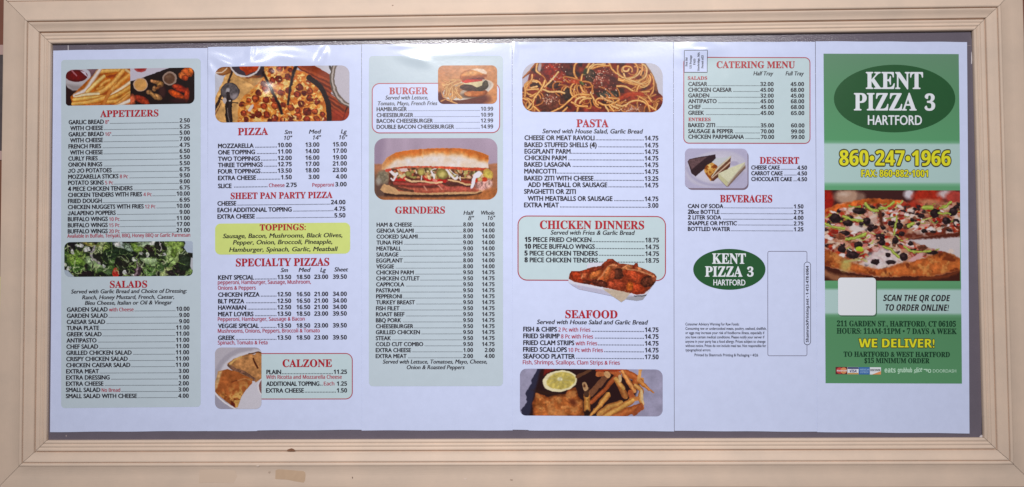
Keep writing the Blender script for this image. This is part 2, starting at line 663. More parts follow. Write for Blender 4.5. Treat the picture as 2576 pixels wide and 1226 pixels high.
def p_fries(X, Y):
    p = Pic(X, Y, (60, 40, 40), 5, 30, 3)
    p.poly([(480, 60), (720, 60), (640, 330), (470, 260)], (128, 98, 106), tex=.3, tsc=60)
    p.ell(280, 200, 250, 170, (204, 200, 212), soft=14)
    p.poly([(60, 240), (520, 230), (455, 400), (350, 478), (190, 478), (95, 425), (60, 360)], (196, 190, 196), soft=16)
    p.poly([(60, 360), (460, 400), (350, 480), (190, 480)], (150, 140, 142), soft=60, op=.7)
    p.ell(262, 205, 206, 112, (122, 26, 32), soft=10, tex=.12, edge=(96, 18, 26))
    p.poly([(330, 110), (430, 130), (480, 240), (420, 190)], (215, 205, 220), soft=12)
    p.line([(180, 110), (265, 205)], 26, (200, 150, 160), soft=14, op=.8)
    p.poly([(150, 600), (690, 78), (1272, 60), (1272, 770), (200, 775)], (184, 108, 44), soft=10, tex=.25, tsc=70)
    p.ell(930, 190, 190, 60, (164, 78, 24), soft=40)
    p.ell(800, 560, 160, 60, (160, 84, 34), soft=40)
    lo = (172, 104, 44)
    F = [([(720, 120), (1110, 92)], 88, (226, 176, 100), (238, 200, 130)), ([(760, 240), (830, 190), (1010, 150)], 40, (196, 116, 46), None),
         ([(240, 570), (430, 470), (560, 290), (700, 90)], 84, (226, 212, 206), (236, 228, 230)),
         ([(470, 500), (640, 330), (770, 220)], 76, (232, 196, 128), (244, 220, 160)),
         ([(720, 390), (780, 330), (870, 290)], 62, (222, 164, 92), (236, 190, 120)), ([(660, 450), (760, 420)], 52, (214, 156, 84), None),
         ([(560, 560), (760, 480), (950, 330), (1060, 200), (1150, 80)], 92, (226, 172, 98), (240, 198, 128)),
         ([(880, 540), (1000, 370)], 84, (222, 164, 92), (238, 192, 124)), ([(1010, 400), (1120, 290), (1270, 180)], 86, (216, 154, 80), (234, 186, 116)),
         ([(1200, 100), (1270, 150)], 60, (228, 196, 150), None), ([(260, 600), (430, 560), (660, 545)], 74, (226, 206, 166), (238, 226, 200)),
         ([(230, 650), (560, 610), (830, 600)], 80, (226, 182, 104), (240, 206, 134)), ([(215, 730), (480, 700), (800, 610)], 92, (224, 170, 92), (240, 200, 128)),
         ([(900, 580), (1080, 460), (1280, 320)], 74, (232, 208, 176), (244, 232, 214)), ([(850, 640), (1100, 520), (1280, 410)], 84, (216, 162, 84), (234, 190, 116)),
         ([(840, 690), (1060, 660), (1260, 520)], 80, (222, 166, 88), (238, 194, 122)), ([(770, 760), (830, 610), (900, 500)], 64, (202, 134, 72), None),
         ([(1000, 760), (1240, 570)], 74, (214, 150, 82), (232, 184, 116)), ([(1060, 760), (1280, 660)], 76, (234, 222, 212), (240, 234, 228)),
         ([(400, 760), (700, 730)], 40, (208, 130, 70), None)]
    for pts, w, c, h in F:
        p.line(pts, w, c, lo=lo, hi=h, tex=.06)
    R = X > 1270
    q = Pic(X, Y, (50, 33, 37), 10, 36, 9)
    q.poly([(1260, 40), (2040, 40), (1510, 238), (1260, 312)], (206, 200, 216), soft=8)
    q.ell(1462, 70, 112, 72, (166, 62, 62), edge=(186, 110, 112))
    q.ell(1462, 370, 135, 126, (206, 176, 156)); q.ell(1465, 372, 116, 110, (218, 168, 108), tex=.06)
    q.ell(2010, 255, 132, 128, (152, 128, 118), edge=(170, 148, 136)); q.ell(2005, 258, 100, 100, (112, 82, 66), tex=.1, hi=(146, 116, 96))
    for a in [(2340, 140, 110, 90, (194, 100, 52), 0), (2250, 205, 80, 60, (204, 116, 64), 40), (2300, 240, 60, 50, (172, 78, 42), 0), (2400, 110, 50, 60, (210, 116, 56), 0),
              (2200, 440, 140, 62, (170, 62, 40), 22), (2140, 560, 165, 60, (204, 92, 42), 28), (2330, 560, 46, 130, (168, 70, 42), 5), (2120, 400, 60, 40, (182, 74, 46), 0),
              (1480, 650, 150, 66, (158, 64, 46), 24), (1310, 660, 55, 110, (190, 104, 76), 0), (1540, 690, 90, 40, (176, 74, 48), 30),
              (1770, 600, 100, 50, (182, 138, 92), 22), (1620, 510, 55, 42, (164, 124, 88), 0), (1690, 560, 90, 30, (172, 130, 86), 40), (1780, 330, 110, 36, (164, 118, 78), 12),
              (1830, 370, 60, 52, (178, 134, 84), 0), (1720, 450, 36, 50, (160, 120, 84), 0), (1790, 420, 60, 30, (140, 92, 60), -40), (1680, 300, 30, 24, (190, 138, 100), 0)]:
        q.ell(a[0], a[1], a[2], a[3], a[4], ang=a[5], tex=.35, tsc=34, soft=14, edge=tuple(v * .72 for v in a[4]), hi=tuple(min(255, v * 1.22) for v in a[4]))
    q.ell(1870, 500, 60, 110, (84, 56, 54), soft=50, op=.8); q.ell(2200, 670, 160, 40, (70, 44, 46), soft=40)
    img = np.where(R[..., None], q.img, p.img)
    return img


def p_salad(X, Y):
    p = Pic(X, Y, (50, 50, 44), 34, 60, 11)
    rs = random.Random(4)
    for k in range(60):
        c = rs.choice([(62, 86, 50), (46, 60, 42), (84, 116, 58), (56, 44, 52), (72, 98, 60), (44, 46, 40)])
        p.ell(rs.uniform(60, 2480), rs.uniform(60, 760), rs.uniform(50, 130), rs.uniform(30, 90), c, rs.uniform(0, 180), soft=24, tex=.3)
    B = [(310, 420, 170, 170, (126, 164, 66), 20), (340, 600, 150, 90, (84, 124, 56), 20), (230, 360, 90, 80, (150, 182, 84), 0), (420, 330, 60, 80, (156, 186, 92), 0),
         (760, 190, 160, 100, (196, 208, 152), -30), (860, 200, 60, 100, (168, 190, 100), 20), (560, 120, 170, 40, (150, 140, 70), 12), (1120, 330, 300, 190, (48, 66, 46), 0),
         (1000, 450, 110, 60, (96, 132, 70), -15), (1180, 500, 160, 170, (52, 52, 42), 0), (1130, 140, 140, 56, (186, 200, 200), 10), (1280, 180, 110, 60, (150, 172, 150), 30),
         (1440, 190, 120, 80, (142, 176, 76), 40), (1600, 130, 150, 60, (170, 192, 160), 0), (1690, 200, 120, 60, (64, 50, 50), 0), (2110, 330, 130, 190, (178, 204, 128), 10),
         (2150, 130, 190, 60, (148, 178, 84), 0), (2200, 220, 90, 120, (160, 190, 96), -30), (2130, 300, 50, 90, (120, 150, 66), 0), (2100, 440, 80, 60, (176, 206, 126), 30),
         (2330, 440, 110, 190, (60, 74, 56), 0), (1680, 440, 180, 60, (182, 208, 160), 15), (1720, 520, 110, 50, (160, 190, 130), -25), (1690, 630, 120, 100, (116, 156, 84), 0),
         (1990, 640, 130, 80, (194, 208, 138), -30), (1880, 560, 70, 90, (84, 116, 66), 0), (640, 510, 170, 60, (160, 188, 132), 25), (560, 440, 70, 60, (176, 200, 152), 40),
         (700, 610, 120, 40, (88, 116, 66), 0), (900, 640, 90, 60, (88, 116, 74), 30), (500, 680, 190, 60, (50, 36, 44), 0), (1470, 620, 70, 130, (84, 64, 76), 10),
         (1250, 690, 110, 50, (62, 44, 50), 0), (2190, 660, 190, 60, (62, 52, 56), 0), (200, 190, 100, 110, (48, 38, 46), 0), (2420, 650, 80, 50, (140, 170, 100), -20),
         (1880, 420, 70, 50, (70, 84, 56), 0), (1560, 330, 90, 50, (56, 70, 48), 0)]
    for a in B:
        p.ell(a[0], a[1], a[2], a[3], a[4], a[5], soft=16, tex=.32, tsc=34, edge=tuple(v * .72 for v in a[4]))
    p.ell(1045, 670, 72, 90, (204, 52, 42), 10, soft=10, hi=(230, 130, 110))
    for a in [(500, 225, 58, 60), (235, 260, 36, 50), (165, 575, 40, 44), (1640, 330, 40, 46), (1395, 405, 52, 46), (1215, 650, 40, 44), (1880, 330, 30, 26), (360, 150, 70, 30),
              (1090, 130, 60, 40), (620, 420, 40, 26), (1520, 310, 34, 26), (1730, 110, 60, 40), (1960, 320, 40, 26), (1370, 710, 30, 24), (820, 540, 30, 40), (100, 520, 30, 26)]:
        p.ell(*a, (216, 216, 214), soft=12, tex=.12)
    p.line([(640, 190), (600, 310), (640, 410), (740, 490)], 52, (176, 170, 172), lo=(110, 100, 106))
    p.line([(1870, 60), (1885, 160), (1905, 250)], 18, (196, 186, 188)); p.line([(1440, 470), (1460, 580), (1400, 730)], 36, (172, 148, 158), lo=(120, 96, 108))
    for k in range(260):
        x, y, a = rs.uniform(70, 2400), rs.uniform(90, 740), rs.uniform(0, 6.28)
        L, cv = rs.uniform(24, 80), rs.uniform(-30, 30)
        dx, dy = math.cos(a) * L, math.sin(a) * L
        c = rs.choice([(176, 200, 128), (206, 216, 170), (140, 176, 84), (40, 52, 36), (54, 44, 46), (100, 134, 66), (190, 206, 160), (64, 88, 48)])
        p.line([(x - dx, y - dy), (x - dy * cv / L, y + dx * cv / L), (x + dx, y + dy)], rs.uniform(7, 20), c, soft=10, op=.8)
    n = fbm(X, Y, 26, 77, 3)
    p.img = np.clip(p.img * (0.62 + 0.7 * n)[..., None], 0, 1)
    g_ = p.img @ np.array([.3, .59, .11])
    p.img = g_[..., None] + (p.img - g_[..., None]) * .85
    p.X, p.Y = X, Y
    bgc = (188, 200, 220)
    p.poly([(2320, 40), (2520, 40), (2520, 300), (2380, 280), (2320, 190), (2350, 110)], bgc, soft=14)
    p.poly([(2455, 380), (2520, 380), (2520, 600), (2470, 610), (2440, 540)], (196, 198, 208), soft=14)
    p.poly([(60, 600), (150, 620), (250, 720), (290, 760), (60, 780)], (184, 196, 212), soft=14)
    return p.img


def p_pizza(X, Y):
    p = Pic(X, Y, (206, 206, 220), 15, 54, 21)
    p.poly([(290, 255), (385, 120), (1010, 110), (1010, 520), (560, 1130), (80, 1130), (80, 690)], (216, 170, 114), tex=.22, tsc=90)
    for k in range(8):
        p.line([(430 + 30 * k, 270 + 12 * k), (820 + 20 * k, 420 + 25 * k)], 12, (188, 140, 88), op=.45, soft=10)
    p.poly([(1480, 80), (1870, 80), (2160, 280), (2160, 620), (2500, 850), (2500, 1110), (2040, 1110), (2000, 600), (1700, 250)], (152, 74, 48))
    for k in range(14):
        p.line([(1560 + 14 * k, 110 + 36 * k), (2180 + 22 * k, 400 + 56 * k)], 16 if k % 3 else 40, (104, 50, 40) if k % 2 else (184, 98, 62), op=.7, soft=12)
    p.poly([(1820, 80), (2120, 80), (2170, 200), (2140, 262), (2000, 190)], (212, 210, 222))
    p.line([(2120, 90), (2165, 200)], 44, (84, 76, 74))
    p.ell(2640, 330, 512, 560, (112, 98, 90), soft=8); p.ell(2650, 330, 490, 545, (196, 184, 180)); p.ell(2655, 325, 466, 520, (126, 112, 104), soft=14); p.ell(2665, 320, 448, 500, (206, 200, 212), soft=10)
    p.line([(2440, 850), (2350, 1100)], 24, (84, 44, 40))
    p.poly([(2190, 880), (2500, 960), (2500, 1110), (2180, 1110)], (172, 66, 52), op=.6, soft=40)
    p.ell(250, 195, 142, 80, (172, 118, 72), -8, edge=(128, 80, 50)); p.line([(130, 230), (230, 215), (310, 150)], 22, (222, 200, 180))
    p.line([(400, 200), (330, 400)], 38, (74, 54, 48)); p.line([(205, 640), (80, 880)], 50, (66, 48, 46)); p.line([(200, 770), (90, 980)], 14, (120, 70, 56))
    p.ell(900, 210, 130, 110, (74, 62, 68), soft=40); p.line([(650, 320), (900, 290)], 30, (140, 80, 50), soft=30)
    p.ell(632, 85, 272, 226, (220, 212, 214)); p.ell(632, 85, 240, 196, (84, 74, 84))
    p.poly([(525, 110), (875, 110), (835, 200), (650, 268), (620, 215), (560, 180)], (190, 80, 46), tex=.18, tsc=40)
    PZ = [(980, 90), (1450, 90), (1530, 180), (1700, 230), (1890, 400), (2010, 600), (2070, 850), (2080, 1120), (490, 1120), (520, 780), (600, 650), (780, 510), (960, 310)]
    p.poly(PZ, (226, 164, 86), soft=16)
    m = np.clip(0.5 - p.sdpoly(PZ) / 16, 0, 1)
    n1, n2 = fbm(X, Y, 70, 5, 3), fbm(X, Y, 46, 15, 3)
    p.mixm(m * np.clip((n1 - .44) * 5, 0, 1) * .85, (198, 106, 50)); p.mixm(m * np.clip((n2 - .52) * 7, 0, 1) * .9, (248, 218, 150))
    d = p.sdpoly(PZ)
    p.mixm(m * np.clip(1 + d / 60, 0, 1) * .5, (206, 118, 50))
    rs = random.Random(8)
    PEP = [(1385, 300, 58), (1225, 340, 60), (1120, 360, 56), (1265, 585, 58), (1390, 545, 55), (1595, 490, 62), (1550, 610, 64), (1670, 590, 50), (1770, 552, 56), (1770, 680, 60), (1890, 740, 60),
           (1620, 780, 60), (1435, 850, 62), (1730, 920, 76), (1862, 915, 56), (2000, 965, 50), (1570, 1000, 70), (1440, 1042, 58), (1720, 1062, 60), (1900, 1050, 62), (1010, 975, 62),
           (860, 970, 62), (750, 1000, 56), (965, 830, 56), (1160, 820, 64), (1005, 720, 58), (810, 690, 68), (870, 590, 56), (1140, 700, 54), (950, 420, 52), (990, 512, 56), (570, 790, 52),
           (600, 950, 50), (690, 720, 48), (1090, 200, 54), (1240, 160, 56), (1320, 130, 40), (1150, 1040, 64), (1750, 380, 42), (1430, 180, 44), (1300, 800, 50), (1290, 1070, 50), (2030, 1050, 40),
           (640, 1060, 46), (1560, 905, 50), (1060, 1090, 50)]
    for i, (x, y, r) in enumerate(PEP):
        dk = rs.random() < .3
        c = (112, 50, 40) if dk else rs.choice([(166, 78, 52), (148, 66, 48), (182, 94, 58)])
        p.ell(x + 8, y + 8, r * 1.05, r, (150, 76, 38), rs.uniform(0, 90), op=.6)
        p.ell(x, y, r, r * rs.uniform(.8, 1), c, rs.uniform(0, 90), soft=10, tex=.45, tsc=30, edge=(112, 50, 38), hi=tuple(min(255, v * 1.15) for v in c))
    for k in range(150):
        x, y = rs.uniform(560, 2040), rs.uniform(130, 1090)
        q = rs.uniform(0, 180)
        p.ell(x, y, rs.uniform(12, 34), rs.uniform(8, 18), rs.choice([(252, 230, 176), (246, 208, 130), (182, 88, 42), (160, 72, 38), (214, 130, 60)]), q, soft=10, op=.85 if d[np.unravel_index(np.argmin((X - x) ** 2 + (Y - y) ** 2), X.shape)] < -20 else 0)
    dk = (56, 42, 44)
    p.line([(1760, 320), (1930, 450), (2050, 640), (2110, 850), (2125, 1120)], 92, dk, soft=12)
    p.line([(950, 230), (1060, 450), (1150, 640), (1230, 800), (1275, 950)], 50, dk, soft=22); p.line([(1545, 90), (1480, 260), (1430, 480), (1383, 790)], 60, dk, w1=38, soft=22)
    p.line([(1580, 860), (1850, 770)], 12, (150, 80, 40)); p.line([(700, 900), (760, 810)], 44, (222, 210, 208), soft=16)
    p.ell(356, 565, 168, 160, (74, 64, 68)); p.ell(352, 562, 150, 142, (104, 96, 100), tex=.45, tsc=60); p.ell(320, 545, 36, 44, (176, 170, 176), 20, soft=24); p.ell(440, 650, 60, 40, (160, 150, 156), -40, soft=40)
    p.line([(325, 600), (330, 700)], 70, (58, 46, 48)); p.line([(340, 730), (332, 900), (350, 1130)], 118, (50, 38, 38), hi=(72, 58, 58)); p.line([(320, 860), (330, 1000), (350, 1110)], 10, (150, 138, 136))
    p.line([(150, 680), (300, 745), (495, 775)], 16, (64, 48, 46)); p.ell(265, 725, 34, 46, (196, 184, 186)); p.ell(352, 730, 18, 18, (210, 206, 206))
    return p.img


def p_calzone(X, Y):
    p = Pic(X, Y, (198, 192, 204), 7, 40, 31)
    p.ell(760, 640, 700, 620, (184, 178, 192), soft=30); p.ell(790, 640, 640, 560, (218, 214, 226), soft=50)
    p.line(arc_pts(760, 640, 660, 560, 190, 268), 60, (182, 176, 188), soft=40, op=.8)
    p.poly([(310, 335), (420, 252), (560, 200), (680, 160), (800, 170), (850, 120), (960, 140), (960, 560), (820, 665), (740, 600), (600, 520), (450, 460), (350, 390)], (198, 146, 100), soft=10, tex=.28, tsc=60, edge=(176, 120, 74))
    p.line([(340, 360), (450, 440), (600, 490), (780, 610)], 62, (140, 104, 88), tex=.4); p.line([(360, 340), (440, 270), (560, 210)], 30, (222, 184, 126), soft=20)
    p.line([(770, 240), (805, 320), (850, 405)], 30, (98, 54, 38)); p.line([(690, 155), (760, 150), (850, 125), (900, 140)], 20, (112, 74, 54))
    LP = [(92, 700), (150, 470), (320, 430), (500, 480), (765, 610), (745, 690), (640, 800), (560, 920), (495, 1105), (440, 1115), (300, 1010), (92, 840)]
    m = p.poly(LP, (184, 112, 66), soft=10, tex=.2, tsc=90, edge=(168, 104, 56))
    n = fbm(X, Y, 60, 33, 3)
    p.mixm(m * np.clip((Y + X * .5 - 880) / 250, 0, 1) * np.clip((n - .42) * 5, 0, 1), (220, 176, 112)); p.mixm(m * np.clip((Y - 760) / 260, 0, 1) * np.clip((fbm(X, Y, 44, 43, 3) - .55) * 8, 0, 1), (126, 70, 34))
    p.poly([(92, 690), (150, 470), (225, 460), (190, 560), (130, 760), (92, 800)], (216, 190, 150), soft=30, tex=.3, op=.8)
    p.line([(390, 660), (470, 635), (520, 625)], 16, (128, 70, 46), soft=12); p.line([(500, 630), (640, 600), (740, 640)], 12, (212, 160, 112), soft=14); p.ell(410, 1060, 34, 50, (112, 48, 36), -20, soft=20)
    p.line([(80, 840), (200, 970), (320, 1060), (450, 1130)], 26, (236, 232, 240)); p.poly([(80, 880), (240, 1040), (400, 1140), (80, 1160)], (176, 172, 190), soft=16)
    p.ell(950, 750, 104, 150, (232, 228, 236)); p.ell(955, 745, 84, 130, (150, 108, 106))
    return p.img


def p_burger(X, Y):
    p = Pic(X, Y, (208, 148, 104), 4, 30, 41)
    p.poly([(1090, 70), (1500, 70), (1090, 330)], (190, 124, 80), soft=200, op=.7)
    p.ell(1530, 640, 430, 130, (120, 66, 58), soft=40); p.ell(1200, 630, 170, 110, (112, 58, 54), soft=40)
    p.ell(1600, 490, 425, 150, (234, 222, 212), -12, soft=10); p.ell(1600, 478, 398, 130, (196, 176, 160), -12, soft=16); p.ell(1850, 470, 120, 80, (206, 200, 196), -30, soft=30)
    p.ell(1650, 590, 170, 40, (110, 80, 64), soft=40)
    rs = random.Random(2)
    for k in range(46):
        x, y = rs.gauss(1340, 80), rs.gauss(500, 70)
        a = rs.uniform(20, 160)
        L = rs.uniform(30, 90)
        dx, dy = L * math.cos(math.radians(a)), L * math.sin(math.radians(a))
        c = rs.choice([(216, 162, 106), (204, 144, 88), (226, 180, 126), (176, 112, 70)])
        p.line([(x - dx, y - dy), (x + dx, y + dy)], rs.uniform(20, 34), c, lo=(146, 86, 56), hi=(236, 200, 150))
    for q in [([(1190, 400), (1260, 410)], 30), ([(1310, 330), (1460, 330)], 26), ([(1350, 480), (1480, 630)], 34), ([(1230, 600), (1290, 480)], 32)]:
        p.line(q[0], q[1], (226, 178, 122), lo=(170, 106, 66))
    p.ell(1730, 545, 190, 62, (196, 118, 64), -5, tex=.12, edge=(136, 70, 38)); p.ell(1600, 560, 60, 30, (206, 140, 90), 20)
    p.ell(1610, 455, 140, 54, (92, 58, 48), 4, tex=.4); p.ell(1730, 478, 90, 36, (80, 52, 44), 0, tex=.3)
    p.ell(1830, 440, 112, 70, (74, 58, 46), -20, tex=.5); p.ell(1890, 385, 38, 50, (82, 68, 50), 10, tex=.5)
    p.poly([(1490, 375), (1850, 340), (1830, 420), (1750, 455), (1660, 410), (1560, 400)], (222, 206, 168), soft=10, tex=.1)
    p.poly([(1500, 330), (1560, 320), (1850, 290), (1830, 345), (1560, 380), (1510, 365)], (214, 62, 42), soft=10, tex=.12, edge=(184, 44, 34))
    p.poly([(1560, 310), (1860, 275), (1880, 320), (1800, 325), (1650, 320)], (124, 48, 42), soft=10)
    p.poly([(1470, 300), (1478, 240), (1540, 190), (1640, 160), (1740, 148), (1850, 165), (1910, 215), (1908, 280), (1790, 280), (1620, 305), (1520, 340)], (206, 132, 66), soft=9, tex=.06, edge=(146, 76, 36), ew=34)
    p.ell(1660, 220, 130, 36, (226, 168, 108), -10, soft=50)
    p.poly([(1480, 320), (1500, 270), (1700, 262), (1900, 240), (1908, 290), (1780, 285), (1620, 310), (1520, 345)], (164, 88, 44), soft=30, op=.8)
    p.poly([(1650, 155), (1760, 140), (1860, 155), (1912, 205), (1908, 240), (1840, 225), (1760, 190)], (238, 214, 196), soft=18, tex=.15, tsc=24)
    for q, w in [([(1230, 470), (1300, 400), (1400, 350)], 26), ([(1290, 560), (1330, 450), (1420, 390)], 28), ([(1250, 560), (1260, 460)], 26), ([(1350, 600), (1350, 480)], 28), ([(1400, 470), (1440, 560), (1500, 620)], 30), ([(1200, 420), (1270, 405)], 28), ([(1420, 400), (1470, 380)], 30)]:
        p.line(q, w, (230, 182, 126), lo=(160, 92, 56), hi=(240, 204, 156))
    return p.img


def p_grinder(X, Y):
    p = Pic(X, Y, (184, 166, 186), 9, 34, 51)
    p.img *= (1 + .12 * (fbm(X, Y * .25, 180, 61, 2) - .5))[..., None]
    p.poly([(50, 60), (260, 60), (200, 540), (50, 540)], (166, 148, 170), soft=100)
    p.poly([(40, 520), (1950, 520), (2110, 500), (2110, 1130), (40, 1130)], (176, 124, 96), soft=30, tex=.1, tsc=160)
    p.poly([(40, 700), (500, 800), (400, 1060), (40, 1130)], (112, 88, 80), soft=160)
    p.poly([(40, 1060), (1200, 1060), (2110, 900), (2110, 1130), (40, 1130)], (178, 116, 74), soft=60, tex=.15)
    p.line([(260, 1015), (800, 1035), (1560, 1015), (1800, 970)], 56, (74, 50, 44), soft=36)
    p.ell(215, 730, 100, 110, (146, 134, 116), soft=50, tex=.3); p.ell(140, 800, 40, 60, (172, 162, 152), soft=40)
    p.poly([(165, 935), (230, 845), (330, 870), (500, 950), (1000, 985), (1700, 940), (1860, 900), (1850, 960), (1720, 1005), (1000, 1022), (420, 1015), (230, 985)], (206, 166, 126), soft=14, tex=.1)
    p.poly([(320, 600), (1960, 590), (2010, 760), (1960, 880), (1700, 950), (1000, 975), (520, 950), (300, 850)], (112, 66, 54), soft=16, tex=.3, tsc=40)
    for q, w, c, h in [([(480, 920), (900, 950), (1300, 935), (1750, 930)], 80, (176, 96, 78), (198, 120, 98)), ([(400, 830), (700, 850), (1000, 850), (1250, 810)], 50, (168, 76, 68), (192, 104, 92)),
                       ([(1150, 870), (1300, 920), (1660, 900)], 60, (186, 100, 88), None), ([(1200, 830), (1450, 850), (1640, 880)], 40, (96, 56, 54), None), ([(350, 860), (520, 930), (700, 960)], 40, (108, 72, 60), None),
                       ([(620, 880), (900, 890), (1100, 870)], 36, (122, 64, 58), None), ([(880, 880), (930, 950)], 22, (212, 150, 130), None), ([(1120, 870), (1180, 930)], 20, (214, 150, 132), None)]:
        p.line(q, w, c, hi=h, soft=14, tex=.2)
    p.poly([(390, 740), (580, 710), (580, 800), (400, 800)], (190, 52, 48), soft=14); p.poly([(850, 700), (1010, 740), (1260, 780), (1240, 830), (900, 800)], (188, 50, 46), soft=14); p.poly([(1480, 770), (1660, 800), (1660, 860), (1500, 830)], (160, 70, 56), soft=14)
    p.line([(580, 760), (680, 800), (850, 800), (1030, 825), (1180, 815)], 28, (224, 190, 152)); p.line([(1280, 780), (1420, 800), (1560, 850), (1650, 855)], 28, (222, 184, 142)); p.line([(1400, 740), (1650, 745)], 18, (216, 178, 132))
    rs = random.Random(5)
    for k in range(150):
        x, y = rs.uniform(400, 1900), rs.uniform(590, 740)
        p.ell(x, y, rs.uniform(20, 48), rs.uniform(12, 26), rs.choice([(194, 180, 118), (164, 154, 92), (216, 200, 156), (112, 98, 64), (92, 70, 54), (206, 150, 110), (224, 208, 188), (182, 106, 80), (226, 190, 160)]), rs.uniform(0, 180), soft=12, tex=.15)
    p.ell(1180, 680, 95, 80, (176, 164, 98), 10, edge=(120, 108, 66), soft=24); p.ell(1180, 690, 50, 34, (204, 190, 124), -30, soft=20); p.ell(840, 650, 50, 55, (200, 184, 112), soft=20, edge=(150, 132, 80)); p.ell(630, 680, 50, 40, (168, 156, 96), soft=20, edge=(124, 110, 70))
    for q, w in [([(340, 640), (400, 690), (440, 680)], 50), ([(440, 680), (390, 780), (350, 760)], 30), ([(1255, 600), (1320, 700), (1390, 760), (1430, 730)], 34), ([(1000, 640), (1045, 720), (1050, 780)], 28), ([(1000, 620), (1080, 590)], 14), ([(1300, 610), (1380, 680), (1440, 700)], 12), ([(1480, 780), (1470, 720)], 16), ([(840, 780), (845, 710)], 14)]:
        p.line(q, w, (234, 226, 230), soft=10)
    p.ell(550, 610, 60, 36, (220, 196, 196)); p.ell(1060, 790, 46, 26, (222, 140, 130), 20)
    p.line([(270, 620), (330, 610)], 46, (206, 90, 76)); p.line([(440, 575), (700, 550), (1000, 555), (1300, 575), (1600, 600), (1900, 600)], 46, (206, 92, 62), soft=16, tex=.3)
    p.ell(1930, 690, 80, 100, (212, 192, 104), -20, tex=.2, edge=(190, 150, 84)); p.ell(1860, 850, 140, 90, (210, 164, 158), -20, tex=.5, soft=40); p.ell(1870, 770, 50, 40, (200, 78, 48)); p.ell(1735, 785, 24, 34, (206, 70, 44)); p.ell(1800, 770, 40, 30, (196, 176, 124), tex=.3, soft=20)
    p.ell(1950, 840, 50, 60, (216, 178, 168), 0, soft=30, tex=.5)
    p.poly([(1640, 925), (1670, 760), (1700, 680), (1780, 625), (1835, 670), (1800, 730), (1730, 750), (1715, 850), (1680, 910)], (236, 232, 242), soft=10)
    BN = [(190, 600), (205, 520), (280, 410), (430, 325), (700, 285), (1000, 262), (1450, 258), (1650, 285), (1850, 335), (1945, 390), (1930, 480), (1940, 585), (1700, 572), (1300, 560), (1000, 552), (600, 552), (400, 575), (250, 605)]
    m = p.poly(BN, (234, 228, 232), soft=10, tex=.05)
    top = np.interp(X, [200, 430, 700, 1000, 1450, 1940], [540, 330, 288, 262, 260, 385])
    k = np.clip((Y - top) / 150, 0, 1)
    n = fbm(X, Y, 90, 71, 2)
    p.mixm(m * np.clip(1.7 - k * 1.5 + (n - .5) * .5, 0, 1), (230, 176, 116)); p.mixm(m * np.clip(1.35 - k * 1.7 + (n - .5) * .9, 0, 1), (204, 120, 58))
    p.mixm(m * np.clip((430 - X) / 240, 0, 1) * .6, (216, 190, 162))
    p.line([(870, 290), (860, 420)], 16, (238, 186, 130), soft=14, op=.6)
    return p.img


